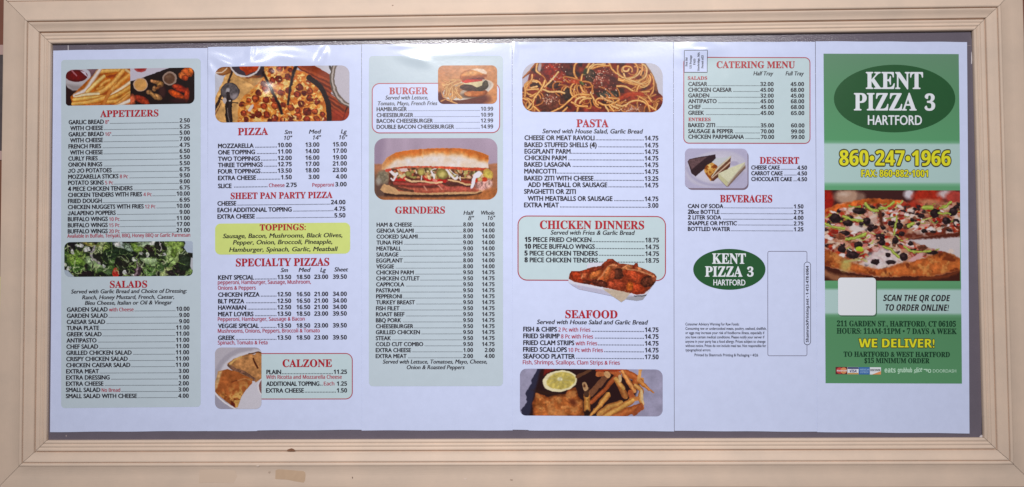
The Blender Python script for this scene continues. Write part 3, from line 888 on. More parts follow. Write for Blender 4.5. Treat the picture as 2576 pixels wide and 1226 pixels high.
def p_pasta(X, Y):
    p = Pic(X, Y, (120, 50, 34), 7, 30, 61)
    n = fbm(X, Y, 90, 81, 3)
    p.mixm(np.clip((n - .5) * 5, 0, 1), (152, 62, 38)); p.mixm(np.clip((.46 - n) * 6, 0, 1), (72, 44, 40))
    MB = [(580, 180, 150, 150, (154, 52, 34)), (730, 330, 190, 150, (152, 56, 38)), (840, 130, 100, 90, (104, 46, 38)), (1450, 220, 180, 90, (146, 62, 46)), (1420, 390, 290, 150, (122, 56, 46)), (1250, 270, 90, 110, (86, 66, 54)),
          (580, 720, 260, 170, (116, 64, 50)), (1300, 860, 240, 80, (142, 62, 50)), (1980, 870, 260, 100, (148, 88, 66)), (620, 430, 120, 60, (84, 54, 46)), (1560, 600, 190, 70, (78, 72, 62)), (2280, 680, 180, 130, (150, 58, 40)), (1950, 640, 200, 70, (150, 62, 40)),
          (950, 250, 110, 60, (80, 52, 46)), (860, 590, 70, 110, (72, 54, 48))]
    for x, y, a, b, c in MB:
        p.ell(x, y, a, b, c, soft=24, tex=.4, tsc=40, edge=tuple(v * .7 for v in c), hi=tuple(min(255, v * 1.15) for v in c))
    p.poly([(60, 30), (335, 30), (250, 150), (60, 330)], (206, 202, 216), soft=12); p.poly([(60, 340), (210, 240), (150, 420), (60, 500)], (196, 188, 204), soft=14); p.ell(380, 130, 30, 90, (186, 170, 172), 10, soft=20)
    p.poly([(2160, 30), (2520, 30), (2520, 660), (2420, 560), (2380, 430), (2300, 230)], (208, 206, 220), soft=14); p.line([(2170, 60), (2290, 230), (2370, 420), (2380, 520)], 30, (150, 104, 66), soft=24)
    p.line([(330, 30), (200, 200), (60, 340)], 22, (176, 110, 60))
    N = []
    A = arc_pts
    r0_ = random.Random(17)
    for k in range(64):
        x, y = r0_.choice([(1950, 260), (260, 520), (1080, 650), (1550, 720), (2150, 420), (150, 760), (2250, 780), (1000, 480)])
        a0 = r0_.uniform(0, 360)
        p.line(A(x + r0_.gauss(0, 130), y + r0_.gauss(0, 80), r0_.uniform(70, 240), r0_.uniform(50, 150), a0, a0 + r0_.uniform(70, 190), r0_.uniform(0, 180)), r0_.uniform(24, 34), r0_.choice([(196, 128, 70), (176, 104, 56), (206, 142, 84)]), lo=(112, 56, 34), hi=(216, 160, 100), soft=10)
    N += [A(1890, 165, 175, 150, -60, 200), A(1880, 180, 90, 70, 160, 380), A(1860, 160, 50, 40, 0, 200), A(1900, 130, 220, 190, 20, 150), A(1950, 250, 260, 120, 20, 140), A(2020, 300, 240, 110, 10, 130),
          A(2060, 340, 200, 90, 10, 130), A(2080, 120, 60, 160, -60, 60), A(2140, 200, 80, 120, -80, 70), A(2260, 420, 80, 190, -70, 70), [(1570, 60), (1620, 160), (1690, 230)], A(2010, 210, 190, 170, 70, 170),
          [(1740, 350), (1860, 370), (1930, 410)], [(1830, 340), (1960, 400), (2080, 440)], [(1900, 330), (2080, 400), (2250, 420)], [(2080, 440), (2040, 540)], [(1710, 450), (1850, 460), (1970, 530)], [(2100, 560), (2250, 545)],
          A(270, 480, 150, 130, 100, 380), A(270, 470, 110, 100, 170, 300), [(130, 620), (150, 480), (230, 380)], [(450, 400), (380, 540), (220, 630)], A(130, 770, 140, 110, -110, 60), A(120, 760, 90, 80, -80, 60), [(340, 60), (320, 180), (390, 250)],
          [(250, 260), (240, 340), (160, 430)], [(440, 510), (560, 550), (700, 545), (800, 570)], [(700, 210), (600, 330), (470, 460)], [(470, 360), (420, 480), (300, 640), (270, 720)], [(290, 810), (370, 880)], [(180, 830), (230, 760)],
          A(1060, 180, 90, 150, 120, 270), [(1230, 70), (1160, 180)], [(1300, 70), (1230, 140), (1200, 220)], [(1290, 150), (1420, 110), (1560, 105)], [(1260, 150), (1330, 90), (1500, 75)], [(1150, 250), (1110, 260), (1090, 360)], [(830, 470), (800, 520)],
          A(1000, 520, 90, 120, 100, 250), A(1050, 540, 80, 120, 110, 230), [(1080, 450), (1110, 520), (1150, 560)], [(580, 900), (760, 810), (900, 690), (1000, 610), (1110, 590), (1230, 600)], A(1120, 740, 130, 100, 150, 290), [(930, 730), (1050, 790), (1190, 800)],
          A(1230, 760, 160, 100, 190, 280), [(1260, 580), (1310, 680), (1340, 720)], A(1420, 720, 80, 60, 120, 300), [(1390, 730), (1500, 780), (1650, 750), (1780, 660), (1900, 580), (2050, 545)], [(1430, 620), (1530, 690), (1640, 730)], [(1570, 655), (1720, 665)],
          A(2050, 820, 190, 120, 190, 330), [(2100, 640), (2220, 730), (2270, 870)], [(2270, 790), (2370, 860)], [(1020, 900), (1040, 820)], [(780, 890), (850, 820)], [(1510, 800), (1560, 880)], [(1620, 790), (1720, 830)], [(1580, 800), (1640, 870)], [(1700, 770), (1790, 795), (1870, 770)], [(2400, 760), (2370, 830)],
          [(2250, 640), (2290, 700)], [(330, 460), (240, 480)], [(350, 500), (170, 515)], A(2190, 330, 90, 110, -30, 110), A(2150, 360, 110, 110, 0, 110)]
    rs = random.Random(3)
    for q in N:
        c = rs.choice([(226, 166, 96), (216, 148, 80), (232, 182, 116), (222, 158, 92), (228, 188, 134)])
        p.line(q, rs.uniform(30, 40), c, lo=(146, 72, 36), hi=(242, 208, 150), soft=8)
    p.line([(1780, 660), (1900, 590), (2080, 580), (2150, 600)], 60, (172, 66, 38), hi=(190, 90, 54), soft=20); p.line([(900, 370), (1060, 380)], 60, (186, 82, 48), soft=30)
    for cx, cy, s_, k in [(560, 690, 70, 60), (1970, 840, 110, 70), (1380, 310, 70, 34), (700, 320, 110, 30), (1450, 440, 180, 30), (1540, 590, 110, 24), (1480, 210, 80, 26), (650, 110, 60, 14)]:
        for j in range(k):
            p.ell(rs.gauss(cx, s_), rs.gauss(cy, s_ * .55), rs.uniform(6, 16), rs.uniform(4, 9), rs.choice([(226, 206, 190), (206, 160, 140), (186, 116, 96)]), rs.uniform(0, 180), soft=6)
    p.ell(1100, 400, 50, 22, (96, 110, 66), 30, soft=16, tex=.4); p.ell(1160, 200, 30, 60, (66, 72, 50), 20, soft=20)
    return p.img


WING_MASK = [(190, 700), (198, 600), (215, 505), (260, 432), (470, 428), (620, 385), (632, 270), (700, 238), (960, 238), (1080, 195), (1100, 152), (1240, 145), (1310, 212), (1400, 258), (1600, 265), (1715, 290), (1760, 238), (1812, 240),
             (1830, 330), (1950, 372), (2200, 488), (2262, 560), (2235, 690), (2095, 880), (2012, 1010), (1930, 1110), (1790, 1132), (1540, 1098), (1430, 1168), (1230, 1030), (900, 960), (430, 862), (290, 780)]


def p_wings(X, Y):
    p = Pic(X, Y, (226, 226, 242), 12, 34, 71)
    p.poly([(200, 720), (1700, 1010), (2000, 1010), (1930, 1140), (1780, 1150), (900, 975), (420, 880), (280, 790)], (200, 198, 222), soft=30)
    p.poly([(1540, 1040), (2030, 1000), (1930, 1130), (1540, 1130)], (176, 176, 186), soft=30); p.line([(1740, 1020), (1900, 1015), (2010, 1000)], 24, (90, 90, 96), soft=14)
    p.poly([(980, 835), (1660, 930), (1520, 1100), (1430, 1170), (1230, 1030)], (206, 190, 174), soft=12, tex=.06)
    MT = [(205, 620), (215, 505), (260, 432), (480, 425), (720, 352), (950, 312), (1090, 180), (1110, 150), (1240, 140), (1310, 212), (1420, 262), (1700, 295), (1760, 238), (1815, 242), (1830, 330), (1960, 380), (2200, 505), (2255, 570), (2225, 690), (2085, 860), (1960, 965), (1830, 990), (1200, 855), (700, 755), (330, 690)]
    p.poly(MT, (138, 66, 44), soft=14, tex=.3)
    B = [(400, 560, 170, 110, (176, 74, 46), 25), (560, 510, 80, 110, (186, 104, 70), 20), (610, 440, 130, 40, (160, 72, 46), -10), (820, 500, 160, 80, (196, 118, 70), -38), (880, 380, 160, 40, (140, 66, 48), -22), (1180, 195, 100, 56, (152, 74, 54), 0),
         (1030, 560, 110, 280, (196, 106, 62), 42), (1100, 450, 60, 160, (206, 124, 76), 28), (1300, 330, 110, 70, (186, 112, 78), 20), (1350, 500, 140, 130, (98, 58, 46), 0), (1220, 520, 60, 130, (176, 90, 60), 10), (1450, 290, 140, 36, (160, 86, 62), 8),
         (1560, 360, 120, 66, (200, 132, 90), -25), (1770, 320, 60, 80, (150, 68, 46), 15), (1720, 540, 270, 110, (182, 84, 54), 20), (1860, 380, 90, 40, (190, 120, 84), 10), (2060, 460, 160, 46, (176, 100, 70), 22), (2050, 680, 180, 130, (104, 60, 46), -20),
         (2190, 590, 60, 90, (166, 96, 70), 0), (930, 720, 190, 76, (106, 58, 46), 12), (1340, 750, 230, 120, (166, 78, 54), 8), (1200, 740, 90, 80, (192, 92, 64), 0), (1760, 840, 220, 130, (180, 78, 48), 15), (1630, 800, 80, 110, (204, 112, 56), 10), (600, 690, 120, 44, (100, 54, 42), 5), (450, 660, 90, 40, (176, 72, 44), 20)]
    for x, y, a, b, c, g in B:
        p.ell(x, y, a, b, c, g, soft=18, tex=.36, tsc=36, edge=tuple(v * .72 for v in c), hi=tuple(min(255, v * 1.2) for v in c))
    for q, w in [([(1580, 400), (1800, 420), (2000, 490), (2190, 560)], 34), ([(880, 640), (1000, 520), (1080, 380), (1180, 300), (1320, 300)], 28), ([(1440, 370), (1580, 300)], 24), ([(500, 600), (520, 540)], 30)]:
        p.line(q, w, (220, 162, 122), soft=18, op=.75, tex=.3)
    rs = random.Random(6)
    for k in range(60):
        p.ell(rs.uniform(260, 2150), rs.uniform(430, 900), rs.uniform(8, 20), rs.uniform(5, 10), (226, 150, 116), rs.uniform(0, 180), soft=8, op=.45 if rs.random() < .5 else 0.2)
    p.X, p.Y = X, Y
    return p.img


def p_fish(X, Y):
    p = Pic(X, Y, (172, 168, 194), 13, 48, 81)
    p.tex(np.ones_like(X), 120, .1, 9)
    p.poly([(385, 40), (270, 260), (275, 300), (175, 470), (195, 600), (100, 760), (130, 880), (1200, 880), (1200, 40)], (64, 62, 84), soft=14)
    p.poly([(430, 40), (340, 400), (230, 880), (1500, 880), (1950, 640), (2080, 300), (1400, 40)], (60, 40, 42), soft=40)
    p.poly([(480, 40), (720, 40), (560, 130), (470, 180)], (128, 50, 44), soft=30)
    m = p.poly([(310, 880), (290, 640), (330, 560), (350, 470), (450, 500), (560, 540), (700, 500), (850, 480), (880, 400), (1010, 380), (1045, 520), (1120, 600), (1130, 740), (1150, 880)], (182, 112, 64), soft=26, tex=.5, tsc=90, edge=(122, 62, 38), ew=60)
    for fx, fy, fa, fb in [(420, 560, 70, 50), (560, 640, 110, 60), (720, 580, 90, 60), (900, 560, 80, 60), (1030, 640, 80, 70), (820, 720, 90, 60), (450, 740, 100, 60), (640, 790, 90, 50), (980, 780, 90, 60)]:
        p.ell(fx, fy, fa, fb, (196, 128, 78), 10, soft=50, tex=.4, hi=(222, 164, 108), edge=(156, 88, 50), op=.8)
    p.mixm(m * np.clip((fbm(X, Y, 120, 93, 3) - .52) * 6, 0, 1) * .7, (200, 142, 92)); p.ell(960, 620, 70, 50, (120, 66, 46), 30, soft=50)
    p.ell(745, 268, 288, 178, (240, 230, 196), -8, soft=10); p.ell(765, 262, 240, 142, (206, 188, 112), -8, soft=16, tex=.14, tsc=40); p.ell(745, 440, 180, 30, (90, 70, 50), -8, soft=20, op=.0)
    for a in range(0, 360, 45):
        p.line([(750, 235), (750 + 225 * math.cos(math.radians(a + 12)), 245 + 130 * math.sin(math.radians(a + 12)))], 10, (198, 190, 148), soft=10, op=.6)
    p.ell(748, 232, 44, 34, (222, 216, 184), soft=20, tex=.2); p.ell(560, 470, 220, 26, (70, 48, 40), 10, soft=30, op=.8)
    lo = (140, 80, 46)
    F = [([(1030, 200), (1250, 90)], 50, (110, 76, 58), None, None), ([(1260, 480), (1420, 300), (1550, 150)], 100, (134, 92, 70), None, None), ([(1390, 150), (1450, 150)], 90, (192, 120, 78), None, None), ([(1520, 150), (1540, 170)], 90, (214, 170, 126), None, None),
         ([(1270, 620), (1480, 420), (1690, 170)], 70, (174, 96, 60), None, (190, 112, 74)), ([(1600, 100), (1720, 150)], 80, (190, 110, 70), None, None), ([(1840, 130), (2000, 210), (2000, 280)], 110, (196, 112, 66), None, (208, 128, 80)), ([(1360, 90), (1800, 90)], 40, (170, 80, 54), None, None),
         ([(1690, 240), (1830, 520)], 96, (178, 120, 74), None, (198, 142, 90)), ([(1680, 240), (1790, 380)], 80, (212, 164, 100), None, (222, 180, 116)), ([(1740, 190), (1745, 260)], 50, (222, 190, 150), None, None), ([(1790, 120), (1880, 270), (1980, 430)], 74, (220, 154, 96), None, (234, 178, 122)),
         ([(2090, 80), (2050, 260)], 56, (220, 168, 110), None, None), ([(2110, 240), (2110, 300)], 60, (206, 150, 92), None, None), ([(2080, 270), (2180, 370), (2300, 460)], 90, (222, 152, 90), 20, (230, 168, 106)), ([(2010, 350), (2100, 420), (2080, 520), (2110, 660)], 78, (216, 160, 98), None, (234, 190, 130)),
         ([(2100, 420), (2110, 560), (2130, 650)], 36, (236, 206, 160), None, None), ([(1910, 460), (1960, 560)], 90, (184, 106, 68), None, None), ([(1920, 580), (2040, 560)], 70, (206, 140, 86), None, None), ([(1650, 870), (1880, 770), (2080, 700)], 130, (188, 110, 66), None, (204, 132, 82)),
         ([(1990, 800), (2080, 700)], 90, (170, 98, 66), None, None), ([(1400, 820), (1560, 700), (1750, 640)], 100, (200, 148, 88), None, (216, 168, 104)), ([(1480, 860), (1700, 740), (1940, 600)], 96, (216, 164, 96), None, (232, 186, 118)), ([(1245, 840), (1380, 700), (1540, 500)], 46, (210, 156, 92), 100, (224, 176, 110)),
         ([(1195, 500), (1200, 740)], 106, (206, 152, 88), None, (222, 176, 110)), ([(1185, 390), (1190, 500)], 84, (92, 66, 54), None, None), ([(1155, 320), (1175, 390)], 78, (196, 160, 124), None, None)]
    for pts, w, c, w1, h in F:
        p.line(pts, w, c, lo=lo if h else None, hi=h, w1=w1, soft=8, tex=.1)
    p.ell(1155, 340, 20, 30, (110, 70, 50), soft=14); p.ell(1200, 800, 50, 50, (54, 34, 36), soft=30); p.line([(1215, 560), (1215, 700)], 14, (176, 120, 66), soft=12)
    return p.img


def p_cakes(X, Y):
    p = Pic(X, Y, (192, 188, 216), 5, 30, 91)
    p.ell(930, 620, 800, 460, (204, 200, 220), -8, soft=60); p.line(arc_pts(930, 560, 740, 480, 20, 175), 70, (180, 176, 204), soft=60, op=.8); p.ell(920, 600, 560, 340, (212, 208, 226), -8, soft=80)
    p.ell(1390, 480, 120, 60, (186, 180, 206), 0, soft=30)
    p.poly([(195, 430), (240, 370), (460, 320), (690, 285), (910, 245), (922, 372), (840, 440), (400, 818), (295, 738)], (66, 48, 54), soft=10, tex=.1); p.poly([(205, 425), (245, 380), (460, 340), (720, 300), (500, 470), (300, 640)], (112, 88, 92), soft=24, tex=.2)
    p.poly([(820, 450), (930, 340), (1140, 330), (1325, 270), (1290, 420), (990, 560)], (206, 208, 216), soft=12)
    m = p.poly([(620, 640), (680, 530), (830, 455), (960, 540), (980, 600), (800, 820), (810, 930), (780, 930), (690, 790), (630, 700)], (214, 164, 92), soft=12)
    n = fbm(X, Y, 70, 5, 3)
    p.mixm(m * np.clip((n - .52) * 9, 0, 1), (150, 84, 40)); p.mixm(m * np.clip((.43 - n) * 9, 0, 1), (240, 214, 150))
    p.poly([(990, 560), (1320, 280), (1305, 400), (1290, 540), (1000, 780), (860, 935), (800, 930), (810, 830)], (118, 80, 62), soft=10, tex=.25, tsc=40)
    p.poly([(960, 590), (1320, 275), (1310, 330), (1000, 610), (830, 820), (800, 830)], (214, 204, 184), soft=10); p.line([(830, 850), (1080, 640), (1290, 450)], 30, (214, 186, 166)); p.line([(860, 910), (1100, 720), (1270, 550)], 40, (96, 58, 46), soft=14)
    p.poly([(985, 850), (1200, 1080), (1240, 1080), (1690, 600), (1680, 520), (1100, 860)], (128, 108, 104), soft=26); p.poly([(1240, 960), (1680, 450), (1672, 560), (1225, 1070), (1190, 1060)], (196, 188, 176), soft=10); p.line([(1250, 1050), (1470, 760), (1670, 560)], 30, (140, 110, 92), soft=20, op=.7)
    p.poly([(990, 740), (1240, 955), (1205, 1070), (985, 850)], (206, 202, 168), soft=8); p.poly([(990, 740), (1300, 590), (1685, 445), (1250, 965)], (222, 220, 194), soft=8, tex=.04)
    return p.img


def p_hero(X, Y):
    p = Pic(X, Y, (82, 50, 50), 13, 34, 101)
    p.ell(70, 180, 95, 130, (166, 48, 38), soft=40); p.ell(320, 140, 150, 84, (188, 156, 138), soft=40, hi=(214, 192, 180)); p.ell(490, 140, 50, 50, (150, 120, 108), soft=40)
    p.ell(1060, 110, 60, 60, (220, 212, 222), soft=40); p.ell(1290, 150, 190, 110, (182, 62, 46), soft=40); p.ell(1500, 110, 90, 50, (214, 196, 200), soft=40); p.ell(1610, 150, 110, 80, (188, 84, 76), soft=40); p.ell(1300, 210, 160, 40, (206, 140, 110), soft=40)
    p.poly([(40, 1000), (1690, 1000), (1690, 1160), (40, 1160)], (84, 46, 38), soft=50); p.line([(40, 1050), (200, 1110), (500, 1130)], 70, (160, 112, 86), soft=40); p.line([(1200, 1120), (1500, 1090), (1690, 1020)], 40, (130, 70, 48), soft=30)
    PZ = [(40, 300), (250, 220), (560, 170), (960, 180), (1100, 240), (1690, 200), (1690, 560), (1030, 650), (1420, 790), (1690, 900), (1690, 1010), (1400, 1085), (700, 1100), (300, 1040), (40, 960)]
    p.poly([(1000, 620), (1690, 540), (1690, 920), (1400, 800)], (214, 206, 212), soft=24); p.poly([(980, 600), (1690, 520), (1690, 640), (1200, 680), (1020, 660)], (104, 54, 44), soft=40)
    m = p.poly(PZ, (200, 152, 128), soft=16)
    p.poly([(980, 600), (1400, 520), (1690, 470), (1690, 570), (1060, 640)], (120, 62, 48), soft=30)
    p.poly([(1040, 660), (1690, 620), (1690, 880), (1420, 790)], (216, 208, 214), soft=24)
    n = fbm(X, Y, 110, 7, 3)
    p.mixm(m * np.clip((n - .50) * 6, 0, 1) * .85, (160, 70, 52)); p.mixm(m * np.clip((.42 - n) * 6, 0, 1) * .9, (232, 216, 212))
    p.poly([(40, 310), (200, 230), (560, 165), (980, 180), (960, 230), (560, 230), (250, 290), (50, 370)], (198, 108, 58), soft=24, tex=.4, tsc=70)
    p.poly([(900, 250), (1100, 190), (1300, 260), (1000, 340)], (176, 66, 50), soft=50, tex=.3)
    rs = random.Random(12)

    def inside(x, y):
        if y > 560 and x > 950 + (y - 560) * 0.0 and y < 780 and x > 1000 + max(0, (y - 660)) * 2.6:
            return False
        low = np.interp(x, [50, 300, 700, 1250, 1668], [780, 880, 1000, 850, 790])
        top = np.interp(x, [50, 560, 1000, 1668], [330, 220, 230, 230])
        return top < y < low and not (x > 980 and 560 < y < 660)
    for k in range(900):
        x, y = rs.uniform(50, 1668), rs.uniform(200, 990)
        if not inside(x, y):
            continue
        t = rs.random()
        a = rs.uniform(-30, 30)
        if t < .20:
            p.ell(x, y, rs.uniform(20, 44), rs.uniform(12, 22), rs.choice([(206, 132, 122), (220, 164, 156), (180, 84, 72), (150, 58, 48)]), a, soft=10)
        elif t < .36:
            p.ell(x, y, rs.uniform(22, 46), rs.uniform(16, 30), rs.choice([(58, 42, 46), (72, 54, 54), (48, 36, 40)]), a, soft=10, tex=.3, hi=(96, 78, 80))
        elif t < .52:
            p.ell(x, y, rs.uniform(24, 50), rs.uniform(14, 26), rs.choice([(238, 230, 232), (232, 214, 208), (224, 198, 180)]), a, soft=12)
        elif t < .64:
            p.ell(x, y, rs.uniform(16, 36), rs.uniform(10, 20), rs.choice([(176, 54, 40), (196, 80, 52)]), a, soft=10)
        elif t < .78:
            p.ell(x, y, rs.uniform(16, 36), rs.uniform(10, 22), rs.choice([(134, 90, 72), (112, 72, 60), (160, 110, 84)]), a, soft=10, tex=.3)
        elif t < .86:
            L = rs.uniform(20, 70)
            p.line([(x - L, y - rs.uniform(-20, 30)), (x, y), (x + L, y - rs.uniform(-10, 40))], rs.uniform(9, 16), rs.choice([(176, 186, 92), (196, 200, 126), (150, 164, 84)]), soft=8)
        else:
            L = rs.uniform(20, 50)
            p.line([(x, y), (x + L, y + rs.uniform(-30, 30))], rs.uniform(7, 12), rs.choice([(236, 226, 222), (226, 190, 170)]), soft=8)
    p.poly([(480, 960), (560, 850), (720, 740), (900, 800), (960, 940), (700, 1000)], (232, 222, 228), soft=60, op=.85, tex=.1); p.poly([(560, 330), (690, 330), (690, 470), (600, 460)], (224, 200, 190), soft=40, op=.8); p.ell(440, 520, 110, 34, (228, 216, 214), 8, soft=24)
    p.line([(690, 250), (720, 350), (740, 470)], 40, (104, 58, 46), soft=24)
    for x, y, a, b in [(560, 430, 46, 46), (470, 310, 90, 40), (260, 770, 50, 44), (455, 720, 50, 44), (390, 840, 80, 46), (815, 840, 32, 30), (660, 920, 52, 38), (850, 925, 60, 26), (1000, 860, 50, 54), (1510, 430, 48, 44), (1370, 340, 54, 56), (1590, 320, 54, 54), (1210, 370, 40, 32), (850, 460, 44, 34), (950, 490, 40, 40), (600, 525, 36, 30), (180, 400, 70, 60), (330, 460, 60, 40), (290, 580, 70, 34), (900, 670, 40, 40), (1080, 700, 30, 30), (1340, 810, 70, 26), (740, 690, 40, 36)]:
        p.ell(x, y, a, b, (54, 40, 44), 0, soft=10, tex=.35, hi=(86, 68, 70))
    for q, w in [([(540, 230), (600, 290), (690, 310)], 34), ([(710, 280), (800, 270), (880, 200)], 30), ([(60, 460), (150, 500), (290, 520)], 26), ([(310, 650), (420, 630), (540, 590)], 34), ([(920, 380), (900, 500), (880, 600)], 20), ([(760, 740), (840, 770), (940, 860)], 34), ([(1010, 740), (1120, 800), (1320, 790)], 26), ([(1430, 280), (1500, 260), (1560, 210)], 26), ([(1420, 340), (1550, 345)], 22), ([(1240, 270), (1330, 270)], 50), ([(1060, 490), (1110, 460)], 40), ([(280, 380), (400, 420), (510, 430)], 26)]:
        p.line(q, w, (176, 190, 90), lo=(120, 138, 66), hi=(206, 212, 130), soft=8)
    p.ell(470, 765, 46, 30, (186, 204, 70)); p.ell(240, 620, 60, 40, (150, 92, 70), tex=.5); p.ell(1220, 750, 60, 36, (130, 80, 64), tex=.5)
    m = p.poly([(40, 780), (120, 790), (200, 830), (300, 900), (480, 970), (700, 1020), (950, 950), (1250, 880), (1480, 800), (1600, 840), (1690, 900), (1690, 1010), (1350, 1085), (800, 1095), (350, 1035), (40, 960)], (196, 116, 66), soft=24, tex=.3, tsc=100, edge=(156, 82, 46), ew=40)
    p.mixm(m * np.clip((fbm(X, Y, 70, 27, 3) - .55) * 7, 0, 1) * .7, (226, 166, 104)); p.mixm(m * np.clip((fbm(X, Y, 80, 37, 3) - .58) * 8, 0, 1) * .8, (122, 60, 40))
    p.ell(300, 960, 60, 80, (206, 190, 120), 20, soft=50, op=.8); p.line([(300, 920), (480, 890), (560, 910)], 26, (198, 196, 130), soft=20, op=.8); p.ell(1150, 870, 110, 30, (222, 178, 180), -28, soft=16)
    return p.img


# ------------------------------------------------------------------ the print: what stands where on each sheet
S1 = Sheet(1, [310, 585, 995], [-.0147, -.0098, -.003], 0.0)
S2 = Sheet(2, [120, 370, 545, 855, 986], [-.0165, -.0133, -.0100, -.004, -.002], -0.55)
S3 = Sheet(3, [140, 278, 900], [-.008, -.0035, -.001], -0.1)
S4 = Sheet(4, [110, 350, 830, 1048], [.001, .003, .0045, .006], -0.75)
S5 = Sheet(5, [110, 215, 345, 580], [.001, .001, .003, .003], -0.2)
S6 = Sheet(6, [104, 480, 820, 965], [.002, .003, .004, .004], -0.65)

VA1, VA2 = (0, 0), (0, 613.2)
VB1, VB2 = (503.1, 0), (503.1, 613.2)
VC1, VC2 = (893.1, 0), (893.1, 487.4)
VD1, VD2 = (1270.4, 0), (1270.4, 613.2)
VE1, VE2 = (1666.7, 0), (1666.7, 613.2)
VF1, VF2 = (2044.0, 0), (2044.0, 613.2)


def head(sh, v, txt, x0, x1, yb, yt, mname='heading', m=None, sty='head', layer=3, label=None):
    m = m or M_HEAD
    key = mname + txt
    put(sh, sh.part(mname, m, key, label), sty, txt, v[0] + x0 / 2, v[1] + yb / 2, (yb - yt) / 2, x1=v[0] + x1 / 2, layer=layer)


def ital(sh, v, txt, x0, x1, yb, cap=20, name='serving_note'):
    put(sh, sh.part(name, M_DARK, name + txt if name == 'size_header' else name + str(int((v[1] + yb / 2) / 140))), 'ital', txt, v[0] + x0 / 2, v[1] + yb / 2, cap / 2, x1=v[0] + x1 / 2)


def note(sh, v, txt, x0, x1, yb, cap=18):
    put(sh, sh.part('red_note', M_NOTE, 'red_note' + txt), 'note', txt, v[0] + x0 / 2, v[1] + yb / 2, cap / 2, x1=v[0] + x1 / 2)


def wfac(sty, txt, width, cap):
    co, tr, _, w, fc = glyphs(sty, txt)
    width = width * (1.012 if sty == 'item' else 1)
    return width / (w * cap / fc)


def row(sh, v, sec, x0, yb, name, prices, xs, cap=21, pitch=2.6, dsize=1.25, nt=None, pxs=None, nodots=False, ncap=18):
    """one menu line; prices = [(right edge, text), ...]; dotted leader up to the first price"""
    pt = sh.part('item_list', M_DARK, 'item_list' + sec)
    X0, Y = v[0] + x0 / 2 + .9, v[1] + yb / 2 + .6
    sl = sh.slope(Y)
    _, xe = put(sh, pt, 'item', name, X0, Y, cap / 2, xs=xs)
    if nt:
        nx = xe + 4
        _, xe = put(sh, sh.part('red_note', M_NOTE, 'red_note' + sec + name), 'note', nt, nx, Y + sl * (nx - X0), ncap / 2, xs=0.86)
    left = None
    for ci, (xr, t) in enumerate(prices):
        XR = v[0] + xr / 2
        pc = sh.part('price_column', M_DARK, 'price%s%d' % (sec, ci))
        a, b = put(sh, pc, 'bold', t, None, Y + sl * (XR - X0), cap / 2, xs=pxs, xr=XR)
        if left is None:
            left = a
    if left is not None and not nodots:
        xa = xe + 1.5
        dots(sh, pt, xa, left - 1.5, Y + sl * (xa - X0), pitch, dsize, sl)


def picture(sh, name, label, org, scale, x0, y0, x1, y1, rad, fn, sl, layer=2, step=0.85, mask=None):
    """printed photograph as one sheet of fine colour dots; x0..y1 in the units of its own artwork"""
    if COLLECT:
        return
    k = scale * 4096 / 2576.0
    px0, py0 = org[0] * 2576 / 4096, org[1] * 2576 / 4096
    X, Y = rr_rows(x0, y0, x1, y1, tuple(r for r in rad), step * k, step * k, sl)
    img = np.clip(fn(X, Y), 0, 1)
    img = np.clip(img, 0, 1)
    img = img * (1 - .22 * (1 - img) * (1.25 - img))
    rs = np.random.RandomState(len(sh.pics) + sh.key * 10)
    mx_, mn_ = img.max(-1), img.min(-1)
    sat = np.clip((mx_ - mn_) * 2.2 - .18, 0, 1)
    det = .62 * fbm(X, Y, 5.5 * k, 401 + sh.key, 3) + .38 * fbm(X, Y, 13 * k, 431 + sh.key, 2) - .5
    img = np.clip(img * (1 + det * sat * 0.5)[..., None], 0, 1)
    g_ = img @ np.array([.3, .59, .11])
    img = g_[..., None] + (img - g_[..., None]) * 1.04
    img = np.clip(img * (1 + (rs.rand(*X.shape, 1) - .5) * .08), 0, 1)
    faces = grid_faces(*X.shape)
    if mask is not None:
        pp = Pic(X, Y, (0, 0, 0))
        keep = (pp.sdpoly(mask) < 0).ravel()
        faces = faces[keep[faces].all(1)]
    sh.pics.append((name, label, np.stack([px0 + X.ravel() / k, py0 + Y.ravel() / k], -1), faces, np.clip(lin(img).reshape(-1, 3) * .86 - .008, .004, 1), layer))


